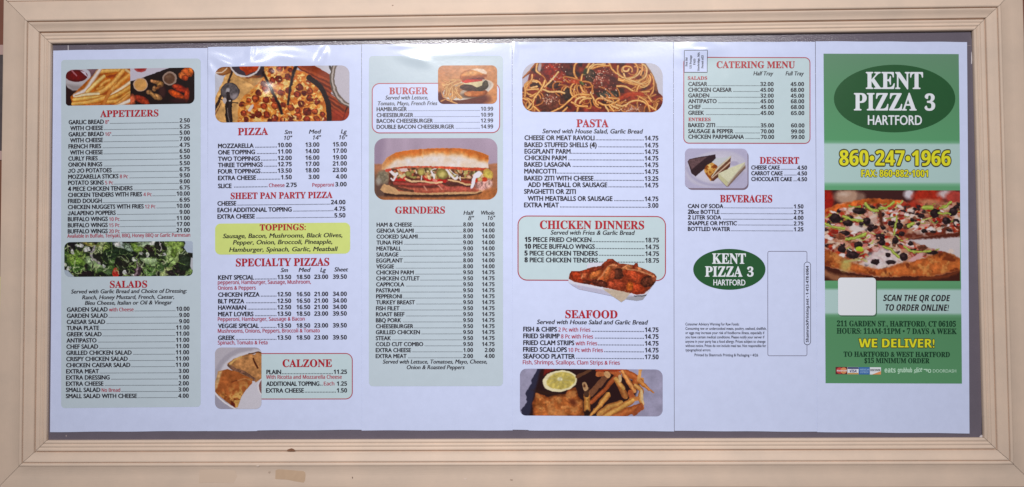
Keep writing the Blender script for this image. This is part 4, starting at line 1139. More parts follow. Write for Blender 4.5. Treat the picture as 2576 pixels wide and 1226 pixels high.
def layout():
    # ---- sheet 1: appetizers and salads
    pw = lambda w, cap: wfac('bold', '10.00', w, cap)
    s = S1
    rrect(s, s.part('tint_panel', M_TINT), 154, 151, 505, 1027, 9, 1, sl=-.0135 if False else -.010)
    picture(s, 'food_photo', 'photo of fries with ketchup beside wings on black slate', (250, 260), 4.684, 64, 88, 2474, 766, (130, 110, 110, 60), p_fries, -.016)
    head(s, VA1, 'APPETIZERS', 505, 797, 590, 557)
    xs = wfac('item', 'CHICKEN TENDERS WITH FRIES', 186.5, 10.7)
    A = [('GARLIC BREAD', '8"', '2.50'), (' WITH CHEESE', None, '5.25'), ('GARLIC BREAD', '16"', '5.00'), (' WITH CHEESE', None, '7.00'), ('FRENCH FRIES', None, '4.75'), (' WITH CHEESE', None, '6.50'), ('CURLY FRIES', None, '5.50'),
         ('ONION RINGS', None, '5.50'), ('JO JO POTATOES', None, '6.75'), ('MOZZARELLA STICKS', '8 Pc', '9.50'), ('POTATO SKINS', '5 Pc', '9.00'), ('4 PIECE CHICKEN TENDERS', None, '6.75'), ('CHICKEN TENDERS WITH FRIES', '4 Pc', '10.00'),
         ('FRIED DOUGH', None, '6.95'), ('CHICKEN NUGGETS WITH FRIES', '12 Pc', '10.00'), ('JALAPENO POPPERS', None, '9.00'), ('BUFFALO WINGS', '10 Pc', '11.00'), ('BUFFALO WINGS', '15 Pc', '17.00'), ('BUFFALO WINGS', '20 Pc', '21.00')]
    for i, (n, t, p) in enumerate(A):
        y = 625 + 30.5 * i
        x = 345 - 4 * i / 18 + (8 if n[0] == ' ' else 0)
        row(s, VA1, 'a', x, y, n.strip(), [(955.5, p)], xs, nt=t, pxs=pw(33.2, 10.5))
    note(s, VA1, 'Available in Buffalo, Teriyaki, BBQ, Honey BBQ or Garlic Parmesan', 340, 957, 1197)
    picture(s, 'food_photo', 'photo of green salad leaves with tomato', (240, 950), 4.684, 84, 90, 2488, 742, (110, 40, 90, 110), p_salad, -.009)
    head(s, VA2, 'SALADS', 554, 740, 222, 188)
    ital(s, VA2, 'Served with Garlic Bread and Choice of Dressing:', 358, 938, 251)
    ital(s, VA2, 'Ranch, Honey Mustard, French, Caesar,', 414, 876, 280)
    ital(s, VA2, 'Bleu Cheese, Italian or Oil & Vinegar', 428, 864, 308)
    B = [('GARDEN SALAD', 'with Cheese', '10.00'), ('GARDEN SALAD', None, '9.00'), ('CAESAR SALAD', None, '9.00'), ('TUNA PLATE', None, '11.00'), ('GREEK SALAD', None, '11.00'), ('ANTIPASTO', None, '11.00'), ('CHEF SALAD', None, '11.00'),
         ('GRILLED CHICKEN SALAD', None, '11.00'), ('CRISPY CHICKEN SALAD', None, '11.00'), ('CHICKEN CAESAR SALAD', None, '11.00'), ('EXTRA MEAT', None, '3.00'), ('EXTRA DRESSING', None, '1.00'), ('EXTRA CHEESE', None, '2.00'), ('SMALL SALAD', 'No Bread', '3.00'), ('SMALL SALAD WITH CHEESE', None, '4.00')]
    xs = wfac('item', 'CHICKEN CAESAR SALAD', 161.5, 10.7)
    for i, (n, t, p) in enumerate(B):
        row(s, VA2, 'b', 336 - 5 * i / 14, 341 + 31.07 * i, n, [(954 - 4 * i / 14, p)], xs, nt=t, pxs=pw(33.2, 10.5))

    # ---- sheet 2: pizza
    s = S2
    picture(s, 'food_photo', 'photo of a pepperoni pizza with cutter on wooden board', (840, 240), 4.441, 94, 130, 2477, 1115, (150, 150, 150, 150), p_pizza, -.0135)
    head(s, VB1, 'PIZZA', 192, 343, 681, 646)
    for t, a, b, y in [('Sm', 426, 461, 675), ('10"', 421, 460, 705), ('Med', 549, 605, 673), ('14"', 566, 605, 703), ('Lg', 710, 736, 672), ('16"', 698, 737, 702)]:
        ital(s, VB1, t, a, b, y, 20, 'size_header')
    xs = wfac('item', 'FOUR TOPPINGS', 107, 11.0)
    for y, n, p in [(745, 'MOZZARELLA', ('10.00', '13.00', '15.00')), (777, 'ONE TOPPING', ('11.00', '14.00', '17.00')), (810, 'TWO TOPPINGS', ('12.00', '16.00', '19.00')), (841, 'THREE TOPPINGS', ('12.75', '17.00', '21.00')), (873, 'FOUR TOPPINGS', ('13.50', '18.00', '23.00')), (906, 'EXTRA CHEESE', ('1.50', '3.00', '4.00'))]:
        row(s, VB1, 'a', 91, y, n, [(462, p[0]), (601, p[1]), (739, p[2])], xs, cap=21.5, pitch=3.7, dsize=1.8, pxs=pw(35, 10.75))
    row(s, VB1, 'a', 91, 946, 'SLICE', [], xs, cap=21.5)
    pt = s.part('item_list', M_DARK, 'item_lista')
    dots(s, pt, 588.5, 674, 472, 3.7, 1.8, -.011)
    note(s, VB1, 'Cheese', 348, 426, 942); note(s, VB1, 'Pepperoni', 566, 674, 940)
    put(s, s.part('price_column', M_DARK, 'sl1'), 'bold', '2.75', 503.1 + 434 / 2, 470.8, 10.7, x1=503.1 + 487 / 2); put(s, s.part('price_column', M_DARK, 'sl2'), 'bold', '3.00', 503.1 + 681 / 2, 469.2, 10.7, x1=503.1 + 738 / 2)
    head(s, VB1, 'SHEET PAN PARTY PIZZA', 156, 667, 1002, 971)
    for y, n, p in [(1034, 'CHEESE', '24.00'), (1067, 'EACH ADDITIONAL TOPPING', '4.75'), (1100, 'EXTRA CHEESE', '5.50')]:
        row(s, VB1, 'p', 88, y, n, [(732, p)], xs * .985, cap=21.5, pitch=3.0, dsize=1.5, pxs=pw(36, 10.75))
    rrect(s, s.part('lime_box', M_LIME), 541.5, 563, 881, 641, 14, 1, sl=-.008)
    head(s, VB1, 'TOPPINGS:', 302, 532, 1160, 1130, layer=3)
    ital(s, VB1, 'Sausage, Bacon, Mushrooms, Black Olives,', 116, 716, 1199, 22); ital(s, VB1, 'Pepper, Onion, Broccoli, Pineapple,', 167, 665, 1231, 22); ital(s, VB2, 'Hamburger, Spinach, Garlic, Meatball', 148, 688, 41, 22)
    head(s, VB2, 'SPECIALTY PIZZAS', 182, 650, 114, 76)
    for t, a, b, y in [('Sm', 407, 441, 143), ('Med', 497, 552, 142), ('Lg', 606, 631, 142), ('Sheet', 676, 743, 140)]:
        ital(s, VB2, t, a, b, y, 21, 'size_header')
    P1, P2 = ('13.50', '18.50', '23.00', '39.50'), ('12.50', '16.50', '21.00', '34.00')
    for y, n, p in [(180, 'KENT SPECIAL', P1), (266, 'CHICKEN PIZZA', P2), (299, 'BLT PIZZA', P2), (331, 'HAWAIIAN', P2), (364, 'MEAT LOVERS', P1), (423, 'VEGGIE SPECIAL', P1), (483, 'GREEK', P1)]:
        row(s, VB2, 's%d' % np.searchsorted([200, 400, 450], y), 91, y, n, [(459, p[0]), (555, p[1]), (645, p[2]), (739, p[3])], xs, cap=21.5, pitch=3.7, dsize=1.8, pxs=pw(34.5, 10.75))
    for t, b, y in [('pepperoni, Hamburger, Sausage, Mushroom,', 558, 204), ('Onions & Peppers', 281, 232), ('Pepperoni, Hamburger, Sausage & Bacon', 527, 389), ('Mushrooms, Onions, Peppers, Broccoli & Tomato', 603, 448), ('Spinach, Tomato & Feta', 340, 507)]:
        note(s, VB2, t, 91, b, y, 19)
    rrect(s, s.part('mint_box', M_BOX), 640, 889, 886.5, 1004.5, (2, 17, 17, 2), 1, sl=-.001)
    ring(s, s.part('outline', M_LINE, 'outline'), 640, 888.5, 887.5, 1005, (2, 18, 18, 2), 2.1, 2, sl=-.001)
    picture(s, 'food_photo', 'photo of cut calzone on white plate', (840, 1380), 4.441, 92, 45, 918, 1136, (110, 110, 110, 110), p_calzone, 0.0, layer=3)
    head(s, VB2, 'CALZONE', 417, 664, 620, 583)
    row(s, VB2, 'c', 334, 655, 'PLAIN', [(740, '11.25')], xs, cap=21.5, pitch=3.8, dsize=1.8, pxs=pw(33.5, 10.75))
    note(s, VB2, 'With Ricotta and Mozzarella Cheese', 334, 714, 680, 19)
    row(s, VB2, 'c', 333, 714, 'ADDITIONAL TOPPING', [(740, '1.25')], xs * .895, cap=21.5, nodots=True, pxs=pw(33.5, 10.75))
    dots(s, s.part('item_list', M_DARK, 'item_listc'), 804, 812.5, 970, 3.8, 1.8, -.002); note(s, VB2, 'Each', 624, 676, 713, 19)
    row(s, VB2, 'c', 332, 748, 'EXTRA CHEESE', [(740, '1.50')], xs, cap=21.5, pitch=3.8, dsize=1.8, pxs=pw(33.5, 10.75))

    # ---- sheet 3: burgers and grinders
    s = S3
    rrect(s, s.part('tint_panel', M_TINT), 928, 141, 1265.5, 972, 10, 1, sl=-.002)
    rrect(s, s.part('white_box', M_PAPER), 936, 210, 1257.5, 335, 19, 2, sl=-.003)
    ring(s, s.part('outline', M_LINE), 935.5, 209.5, 1258, 336, 20, 2.2, 3, sl=-.003)
    picture(s, 'food_photo', 'photo of a hamburger and fries on a plate', (1480, 240), 4.087, 1113, 94, 2078, 722, (90, 90, 90, 90), p_burger, -.003, layer=4)
    head(s, VC1, 'BURGER', 173, 367, 475, 442, layer=4)
    ital(s, VC1, 'Served with Lettuce,', 153, 367, 502); ital(s, VC1, 'Tomato, Mayo, French Fries', 112, 412, 531)
    xs = wfac('item', 'DOUBLE BACON CHEESEBURGER', 196, 10.2)
    for y, n, p in [(559, 'HAMBURGER', '10.99'), (589, 'CHEESEBURGER', '10.99'), (618, 'BACON CHEESEBURGER', '12.99'), (648, 'DOUBLE BACON CHEESEBURGER', '14.99')]:
        row(s, VC1, 'b', 108, y, n, [(695, p)], xs, cap=20, pitch=2.6, dsize=1.25, pxs=pw(31, 10))
    picture(s, 'food_photo', 'photo of a long submarine sandwich with cold cuts', (1480, 530), 4.087, 72, 97, 2083, 1104, (170, 170, 170, 170), p_grinder, -.001)
    head(s, VC1, 'GRINDERS', 203, 452, 1075, 1041)
    for t, a, b, y in [('Half', 546, 594, 1081), ('8"', 568, 594, 1108), ('Whole', 631, 700, 1081), ('16"', 665, 701, 1107)]:
        ital(s, VC1, t, a, b, y, 20, 'size_header')
    G = 'HAM & CHEESE|GENOA SALAMI|COOKED SALAMI|TUNA FISH|MEATBALL|SAUSAGE|EGGPLANT|VEGGIE|CHICKEN PARM|CHICKEN CUTLET|CAPPICOLA|PASTRAMI|PEPPERONI|TURKEY BREAST|FISH FILET|ROAST BEEF|BBQ PORK|CHEESEBURGER|GRILLED CHICKEN|STEAK|COLD CUT COMBO|EXTRA CHEESE|EXTRA MEAT'.split('|')
    HP = ['8.00'] * 3 + ['9.00'] * 2 + ['9.50', '8.00', '8.00'] + ['9.50'] * 13 + ['1.00', '2.00']
    WP = ['14.00'] * 5 + ['14.75', '14.00', '14.00'] + ['14.75'] * 13 + ['2.00', '4.00']
    xs = wfac('item', 'GRILLED CHICKEN', 111, 10.2)
    for i, n in enumerate(G):
        row(s, VC2, 'g', 108 - 5 * i / 22, 165 + 30.05 * i, n, [(593.5, HP[i]), (702, WP[i])], xs, cap=20, pitch=2.6, dsize=1.25, pxs=pw(31.6, 10))
    ital(s, VC2, 'Served with Lettuce, Tomatoes, Mayo, Cheese,', 140, 664, 855); ital(s, VC2, 'Onion & Roasted Peppers', 259, 549, 883)

    # ---- sheet 4: pasta, chicken, seafood
    s = S4
    picture(s, 'food_photo', 'photo of spaghetti with meatballs in red sauce', (2070, 240), 4.293, 82, 52, 2494, 894, (240, 230, 210, 200), p_pasta, .003)
    head(s, VD1, 'PASTA', 360, 520, 640, 602)
    ital(s, VD1, 'Served with House Salad, Garlic Bread', 188, 689, 671, 22)
    xs = wfac('item', 'BAKED STUFFED SHELLS (4)', 180, 11.6)
    for y, x, n, p in [(704, 97, 'CHEESE OR MEAT RAVIOLI', '14.75'), (739, 97, 'BAKED STUFFED SHELLS (4)', '14.75'), (772, 97, 'EGGPLANT PARM', '14.75'), (805, 97, 'CHICKEN PARM', '14.75'), (838, 96, 'BAKED LASAGNA', '14.75'), (872, 96, 'MANICOTTI', '14.75'), (907, 96, 'BAKED ZITI WITH CHEESE', '13.25'),
                       (940, 114, 'ADD MEATBALL OR SAUSAGE', '14.75'), (974, 95, 'SPAGHETTI OR ZITI', None), (1009, 113, 'WITH MEATBALLS OR SAUSAGE', '14.75'), (1042, 95, 'EXTRA MEAT', '3.00')]:
        row(s, VD1, 'p', x, y, n, [(771, p)] if p else [], xs, cap=23, pitch=3.6, dsize=1.8, pxs=pw(34.5, 11.5))
    rrect(s, s.part('mint_box', M_BOX), 1303, 543.5, 1674, 705, 23, 1, sl=.004)
    ring(s, s.part('outline', M_LINE), 1302, 542.5, 1675, 706, 24, 2.4, 2, sl=.004)
    head(s, VD1, 'CHICKEN DINNERS', 176, 699, 1152, 1111)
    ital(s, VD1, 'Served with Fries & Garlic Bread', 229, 648, 1181, 22)
    for v, y, x, n, p in [(VD1, 1216, 98, '15 PIECE FRIED CHICKEN', '18.75'), (VD2, 24, 97, '10 PIECE BUFFALO WINGS', '14.75'), (VD2, 58, 97, '5 PIECE CHICKEN TENDERS', '14.75'), (VD2, 92, 97, '8 PIECE CHICKEN TENDERS', '18.75')]:
        row(s, v, 'c', x, y, n, [(774, p)], xs, cap=23, pitch=4.0, dsize=2.0, pxs=pw(34.5, 11.5))
    picture(s, 'food_photo', 'cut out photo of chicken wings in white paper tray', (2240, 1010), 5.837, 150, 120, 2300, 1190, (0, 0, 0, 0), p_wings, 0.0, layer=4, mask=WING_MASK)
    head(s, VD2, 'SEAFOOD', 304, 565, 374, 335)
    ital(s, VD2, 'Served with House Salad and Garlic Bread', 160, 714, 404, 22)
    for y, n, t, p in [(440, 'FISH & CHIPS', '2 Pc with Fries', '14.75'), (474, 'FRIED SHRIMP', '8 Pc with Fries', '14.75'), (508, 'FRIED CLAM STRIPS', 'with Fries', '14.75'), (542, 'FRIED SCALLOPS', '10 Pc with Fries', '14.75'), (576, 'SEAFOOD PLATTER', None, '17.50')]:
        row(s, VD2, 's', 91 if y < 520 else 90, y, n, [(772, p)], xs, cap=23, pitch=3.9, dsize=1.9, nt=t, ncap=20, pxs=pw(34.5, 11.5))
    note(s, VD2, 'Fish, Shrimps, Scallops, Clam Strips & Fries', 90, 577, 606, 20)
    picture(s, 'food_photo', 'photo of fried fish with lemon slice and chips', (2060, 1460), 4.155, 82, 62, 2453, 840, (110, 120, 110, 100), p_fish, .006)

    # ---- sheet 5: catering, dessert, beverages, mailing panel
    s = S5
    rrect(s, s.part('mint_box', M_BOX), 1720, 145, 2037.5, 360.5, 13, 1, sl=.002)
    ring(s, s.part('outline', M_LINE), 1719, 143.8, 2038.5, 361.5, 14, 2.1, 2, sl=.002)
    rrect(s, s.part('stamp_box', M_PAPER), 1721, 127.5, 1779, 182.5, 0.5, 3)
    ring(s, s.part('stamp_outline', M_DARK), 1720.5, 127, 1779.5, 183, 0.6, 1.3, 4)
    for t, x, a, b in [('Prst Std', 125, 335, 291), ('US Postage', 146, 346, 280), ('PAID', 165, 328, 297), ('Sturbridge, MA', 185, 358, 266), ('Permit #23', 205, 345, 281)]:
        put(s, s.part('stamp_text', M_DARK), 'head', t, 1666.7 + x / 2, a / 2, 5.2, x1=1666.7 + x / 2 + (a - b) / 2, layer=4, rot90=True)
    head(s, VE1, 'CATERING MENU', 272, 665, 343, 310)
    ital(s, VE1, 'Half Tray', 457, 554, 380, 20, 'size_header'); ital(s, VE1, 'Full Tray', 619, 708, 380, 20, 'size_header')
    head(s, VE1, 'SALADS', 127, 224, 402, 385); head(s, VE1, 'ENTREES', 130, 241, 610, 593)
    xs = wfac('item', 'CHICKEN PARMIGIANA', 140.5, 10.2)
    for y, n, a, b in [(432, 'CAESAR', '32.00', '45.00'), (461, 'CHICKEN CAESAR', '45.00', '68.00'), (490, 'GARDEN', '32.00', '45.00'), (518, 'ANTIPASTO', '45.00', '68.00'), (547, 'CHEF', '45.00', '68.00'), (577, 'GREEK', '45.00', '65.00'), (639, 'BAKED ZITI', '35.00', '60.00'), (669, 'SAUSAGE & PEPPER', '70.00', '99.00'), (697, 'CHICKEN PARMIGIANA', '70.00', '99.00')]:
        row(s, VE1, 'c' if y < 600 else 'e', 128, y, n, [(558 + (y - 432) * .01, a), (711 + (y - 432) * .01, b)], xs, cap=20, pitch=2.9, dsize=1.4, pxs=pw(33, 10))
    rrect(s, s.part('photo_drop_shadow', mat('soft_grey_ink', D(112, 92, 112), .4)), 1727, 379, 1883, 478, 14, 1, sl=.002)  # drop shadow printed in grey behind the cake photo
    picture(s, 'food_photo', 'photo of three slices of cake on a white plate', (2720, 580), 6.453, 125, 93, 1742, 1118, (130, 140, 140, 130), p_cakes, .003)
    head(s, VE1, 'DESSERT', 489, 686, 824, 791)
    xs2 = wfac('item', 'CHOCOLATE CAKE', 102.5, 10.2)
    for y, n in [(852, 'CHEESE CAKE'), (881, 'CARROT CAKE'), (910, 'CHOCOLATE CAKE')]:
        row(s, VE1, 'd', 445, y, n, [(726, '4.50')], xs2, cap=20, pitch=2.9, dsize=1.4, pxs=pw(31, 10))
    head(s, VE1, 'BEVERAGES', 289, 551, 1018, 982)
    for y, n, p in [(1046, 'CAN OF SODA', '1.50'), (1075, '20oz BOTTLE', '2.75'), (1103, '2 LITER SODA', '4.00'), (1132, 'SNAPPLE OR MYSTIC', '2.75'), (1161, 'BOTTLED WATER', '1.25')]:
        row(s, VE1, 'v', 126, y, n, [(708, p)], xs, cap=20, pitch=2.9, dsize=1.4, pxs=pw(31.5, 10))
    ellipse(s, s.part('logo_oval', M_OVAL), 1666.7 + 168, 613.2 + 64.7, 91, 51.5, 1)
    put(s, s.part('logo_text', M_WHITE), 'logo', 'KENT', 1666.7 + 125, 613.2 + 50, 25, x1=1666.7 + 209, layer=2)
    put(s, s.part('logo_text', M_WHITE), 'logo', 'PIZZA', 1666.7 + 107, 613.2 + 82.5, 25, x1=1666.7 + 200.5, layer=2)
    put(s, s.part('logo_text', M_WHITE), 'logo', '3', 1666.7 + 213, 613.2 + 82.5, 23, x1=1666.7 + 228.5, layer=2)
    put(s, s.part('logo_text', M_WHITE), 'gill', 'HARTFORD', 1666.7 + 128, 613.2 + 105, 14.5, x1=1666.7 + 208, layer=2)
    ring(s, s.part('address_box', mat('grey_purple_ink', D(84, 72, 92), .3)), 1930.8, 632, 2030.5, 895.8, 5, 1.2, 1, sl=0.0)
    rrect(s, s.part('capsule', M_PAPER), 2022.5, 659.5, 2039, 867.5, 8, 2, sl=0)
    ring(s, s.part('capsule_outline', M_DARK), 2022, 659, 2039.5, 868, 8.5, 1.2, 3, sl=0)
    put(s, s.part('capsule_text', M_DARK), 'bold', 'ShamrockPrinting.net \u2022 1-413-478-6964', 2034, 861, 7, x1=2034 + 192, layer=3, rot90=True)
    for t, b, y in [('Consumer Advisory Warning For Raw Foods:', 385, 411), ('Consuming raw or undercooked meats, poultry, seafood, shellfish,', 522, 433), ('or eggs may increase your risk of foodborne illness, especially if', 512, 454.5), ('you have certain medical conditions. Please notify your server if', 512, 476), ('anyone in your party has a food allergy. Prices subject to change', 517, 498), ('without notice. Prices do not include meal tax. Not responsible for', 520, 519.5), ('typographical errors.', 243, 541)]:
        put(s, s.part('advisory_text', M_DARK), 'plain', t, 1666.7 + 57.5, 613.2 + y / 2, 6.6, x1=1666.7 + b / 2, slope=.001)
    put(s, s.part('advisory_text', M_DARK), 'plain', 'Printed by Shamrock Printing & Packaging \u2022 4/26', 1666.7 + 80.5, 613.2 + 283, 6.6, x1=1666.7 + 240)

    # ---- sheet 6: green cover
    s = S6
    if not COLLECT:
        ys = np.array([135.5, 150, 250, 352, 358.5, 364, 376, 440, 457, 463, 470, 480, 600, 700, 712, 724, 731, 740, 786, 793, 800, 850, 964.2])
        G1, G2, PL = (94, 155, 112), (86, 142, 101), (174, 202, 202)
        cs = [(102, 142, 116), (100, 142, 114), (92, 146, 108), (90, 154, 110), (114, 170, 136), PL, PL, PL, PL, (124, 178, 148), (98, 162, 120), (98, 162, 120), G1, G1, (96, 158, 114), (92, 154, 110), PL, PL, PL, (104, 158, 122), G2, G2, (88, 146, 104)]  # top rows greyer: veiling haze mixed into the green
        cs = np.array(cs, float)
        rows = np.unique(np.concatenate([ys, np.arange(135.5, 964, 8)]))
        nx = 30
        xl = np.interp(rows, [135.5, 964], [2071.5, 2076.5])
        xr = np.interp(rows, [135.5, 964], [2411.5, 2419.5])
        t = np.linspace(0, 1, nx)
        X = xl[:, None] + (xr - xl)[:, None] * t
        Yv = np.repeat(rows[:, None], nx, 1)
        c = np.stack([np.interp(rows, ys, cs[:, k]) for k in range(3)], -1)
        c = np.repeat(c[:, None, :], nx, 1).reshape(-1, 3) / 255
        Yv = Yv + .003 * (X - xl[:, None])
        s.pics.append(('green_cover_panel', None, np.stack([X.ravel(), Yv.ravel()], -1), grid_faces(len(rows), nx), lin(c), 1))
    picture(s, 'food_photo', 'photo of a loaded pizza with olives and peppers', (3280, 740), 2.99, 52, 62, 1672, 1145, (0, 0, 0, 0), p_hero, .003)
    ellipse(s, s.part('logo_oval', M_OVAL), 2044 + 206, 248.5, 152.5, 85, 2)
    for t, a, b, y, h, st in [('KENT', 268, 553, 447, 82, 'logo'), ('PIZZA', 208, 521, 555, 84, 'logo'), ('3', 564, 614, 556, 78, 'logo'), ('HARTFORD', 278, 548, 629, 47, 'gill')]:
        put(s, s.part('logo_text', M_WHITE), st, t, 2044 + a / 2, y / 2, h / 2, x1=2044 + b / 2, layer=3)
    for t, a, b, v, y, h, nm in [('860\u2022247\u20221966', 132, 695, VF1, 833, 76, 'phone'), ('FAX: 860\u2022882\u20221001', 243, 581, VF1, 890, 35, 'fax'), ('WE DELIVER!', 230, 613, VF2, 521, 43, 'deliver')]:
        e = .085 * h / 2
        put(s, s.part('number_outline', M_OUT, 'o' + nm), 'fat', t, 2044 + a / 2 + e * .5, v[1] + y / 2, h / 2, x1=2044 + b / 2 - e * .5, layer=2)
        put(s, s.part('yellow_lettering', M_YELL, 'y' + nm), 'bold', t, 2044 + a / 2 + e * .5, v[1] + y / 2, h / 2, x1=2044 + b / 2 - e * .5, layer=3)
    rrect(s, s.part('card_drop_shadow', mat('mid_green_ink', D(70, 110, 84), .4)), 2044 + 66, 613.2 + 90, 2044 + 161.5, 613.2 + 183, 8, 3)  # drop shadow printed in darker green behind the white card
    rrect(s, s.part('white_card', M_WHITE), 2044 + 63.5, 613.2 + 85.5, 2044 + 158.5, 613.2 + 180, 8, 4)
    for t, a, b, y, h in [('SCAN THE QR CODE', 354, 686, 288, 31), ('TO ORDER ONLINE!', 362, 681, 337, 32)]:
        put(s, s.part('order_text', M_BLACK), 'boldit', t, 2044 + a / 2, 613.2 + y / 2, h / 2, x1=2044 + b / 2)
    for t, a, b, y, h in [('211 GARDEN ST., HARTFORD, CT 06105', 122, 719, 415, 27), ('HOURS: 11AM-11PM \u2022 7 DAYS A WEEK', 121, 724, 452, 27), ('TO HARTFORD & WEST HARTFORD', 156, 689, 568, 25), ('$15 MINIMUM ORDER', 260, 587, 600, 25)]:
        put(s, s.part('address_text', M_DKGREEN, 'address%d' % (y > 500)), 'head', t, 2044 + a / 2, 613.2 + y / 2, h / 2, x1=2044 + b / 2)
    # payment cards
    bx, by = 2044, 613.2
    c1 = s.part('payment_mark', mat('maroon_ink', D(96, 32, 44), .4), 'pm1', 'maroon card mark with two overlapping discs')
    rrect(s, c1, bx + 57.5, by + 310, bx + 87, by + 328.5, .3, 2)
    ellipse(s, s.part('disc_mark', mat('disc_red_ink', D(196, 70, 66), .4), 'pm1r'), bx + 67.5, by + 319.2, 8.2, 8.0, 3, n=24)
    ellipse(s, s.part('disc_mark', mat('disc_orange_ink', D(214, 140, 92), .4), 'pm1o'), bx + 77.5, by + 319.2, 8.2, 8.0, 4, n=24)
    put(s, s.part('mark_text', M_WHITE, 'pmw'), 'boldit', 'MasterCard', bx + 60.5, by + 321, 4, x1=bx + 84.5, layer=5)
    c2 = s.part('payment_mark', M_WHITE, 'pm2', 'white card mark with navy and gold stripes')
    rrect(s, c2, bx + 87.2, by + 310.3, bx + 115.3, by + 328.7, .3, 2)
    rrect(s, s.part('stripe', mat('navy_ink', D(44, 46, 110), .4), 'pm2n'), bx + 87.6, by + 310.6, bx + 115, by + 315, .3, 3)
    rrect(s, s.part('stripe', mat('gold_ink', D(196, 150, 84), .4), 'pm2g'), bx + 87.6, by + 324.8, bx + 115, by + 328.4, .3, 3)
    put(s, s.part('mark_text', mat('navy_ink', (0, 0, 0)), 'pmn'), 'boldit', 'VISA', bx + 92, by + 323.6, 7, x1=bx + 110, layer=3)
    rrect(s, s.part('payment_mark', mat('card_blue_ink', D(56, 106, 176), .4), 'pm3', 'blue card mark'), bx + 115.6, by + 310.6, bx + 143.4, by + 329, .3, 2)
    put(s, s.part('mark_text', mat('sky_ink', D(140, 176, 214), .4), 'pms'), 'bold', 'AMERICAN', bx + 118, by + 319, 4.6, x1=bx + 141.5, layer=3)
    put(s, s.part('mark_text', mat('sky_ink', (0, 0, 0)), 'pms'), 'bold', 'EXPRESS', bx + 119.5, by + 325.6, 4.6, x1=bx + 140, layer=3)
    rrect(s, s.part('payment_mark', M_WHITE, 'pm4', 'white card mark with orange corner'), bx + 143.6, by + 310.8, bx + 171.5, by + 329.2, .3, 2)
    poly(s, s.part('corner_swoosh', mat('orange_ink', D(226, 150, 96), .4), 'pm4o'), [(bx + 149, by + 329), (bx + 171.3, by + 320.5), (bx + 171.3, by + 329)], 3)
    put(s, s.part('mark_text', M_DARK, 'pmd'), 'bold', 'DISCOVER', bx + 145, by + 320.5, 5.2, x1=bx + 170, layer=3)
    dl = s.part('delivery_marks', M_PALEG)
    put(s, dl, 'bold', 'eats', bx + 180.5, by + 324, 13, x1=bx + 208)
    put(s, dl, 'bold', 'grubhub', bx + 213.5, by + 323.5, 11.5, x1=bx + 249.5)
    put(s, dl, 'boldit', 'slice', bx + 254, by + 326, 12, x1=bx + 274.5, slope=-.22)
    rrect(s, dl, bx + 278.5, by + 315, bx + 289, by + 317.6, 1, 3); rrect(s, dl, bx + 284, by + 318.6, bx + 290, by + 321, 1, 3); ring(s, dl, bx + 289.5, by + 315, bx + 297.5, by + 325, 4, 2, 3)
    put(s, dl, 'plain', 'DOORDASH', bx + 302, by + 324, 8, x1=bx + 360.5)


layout()
build_glyphs()
COLLECT = False
for s_ in SHEETS.values():
    s_.parts = {}
    s_.pics = []
layout()

# ------------------------------------------------------------------ wall behind, grey board, frame
ZW = 24.0


def box(name, x0, y0, x1, y1, z0, z1, m, parent=None):
    v = [W3(x, y, z) for z in (z0, z1) for y in (y0, y1) for x in (x0, x1)]
    f = [(0, 1, 3, 2), (4, 6, 7, 5), (0, 4, 5, 1), (2, 3, 7, 6), (0, 2, 6, 4), (1, 5, 7, 3)]
    return link_mesh(name, v, f, m, parent)


wl = box('wall', -2600, -1800, 2600, 1800, ZW, ZW + 60, M_WALL)
wl['kind'] = 'structure'

fr = thing('menu_board', 'long grey board in a cream painted wooden frame with stepped moulding, behind the menu sheets', 'menu board', W3(0, OH / 2 + 117, ZW))
bd = box('backing_board', -OW / 2 - 22, -OH / 2 - 22, OW / 2 + 22, OH / 2 + 22, ZB, ZB + 8, M_BOARD, fr)

K = 2576 / 4096
PROF = [(0, 0.2), (0, 11), (1.5, 14.2), (4, 16), (8, 16.4), (11, 15.6), (13.5, 13.6), (15.5, 14), (17, 16), (19.5, 17.6), (22.5, 17.8), (25, 16.9), (27.5, 15.6), (30, 16.4), (33, 18.4), (37, 19.4), (40, 18.8), (41.8, 11), (45.6, 10.5), (46.5, 19.0),
        (48.5, 21.2), (52, 21.8), (57, 23), (63, 25.4), (69, 28.8), (75, 32.4), (79, 34.0), (81.5, 33.4), (82.2, 28.2), (85.2, 28.2), (85.9, 34.6), (88, 37), (92, 38.2), (96, 37.4), (98.4, 35.2), (100, 34.0), (140, 34.0), (178, 34.0), (184, 33.0), (186.5, 30.0), (186.5, -23)]
rs_ = random.Random(7)
GAP = 0.5


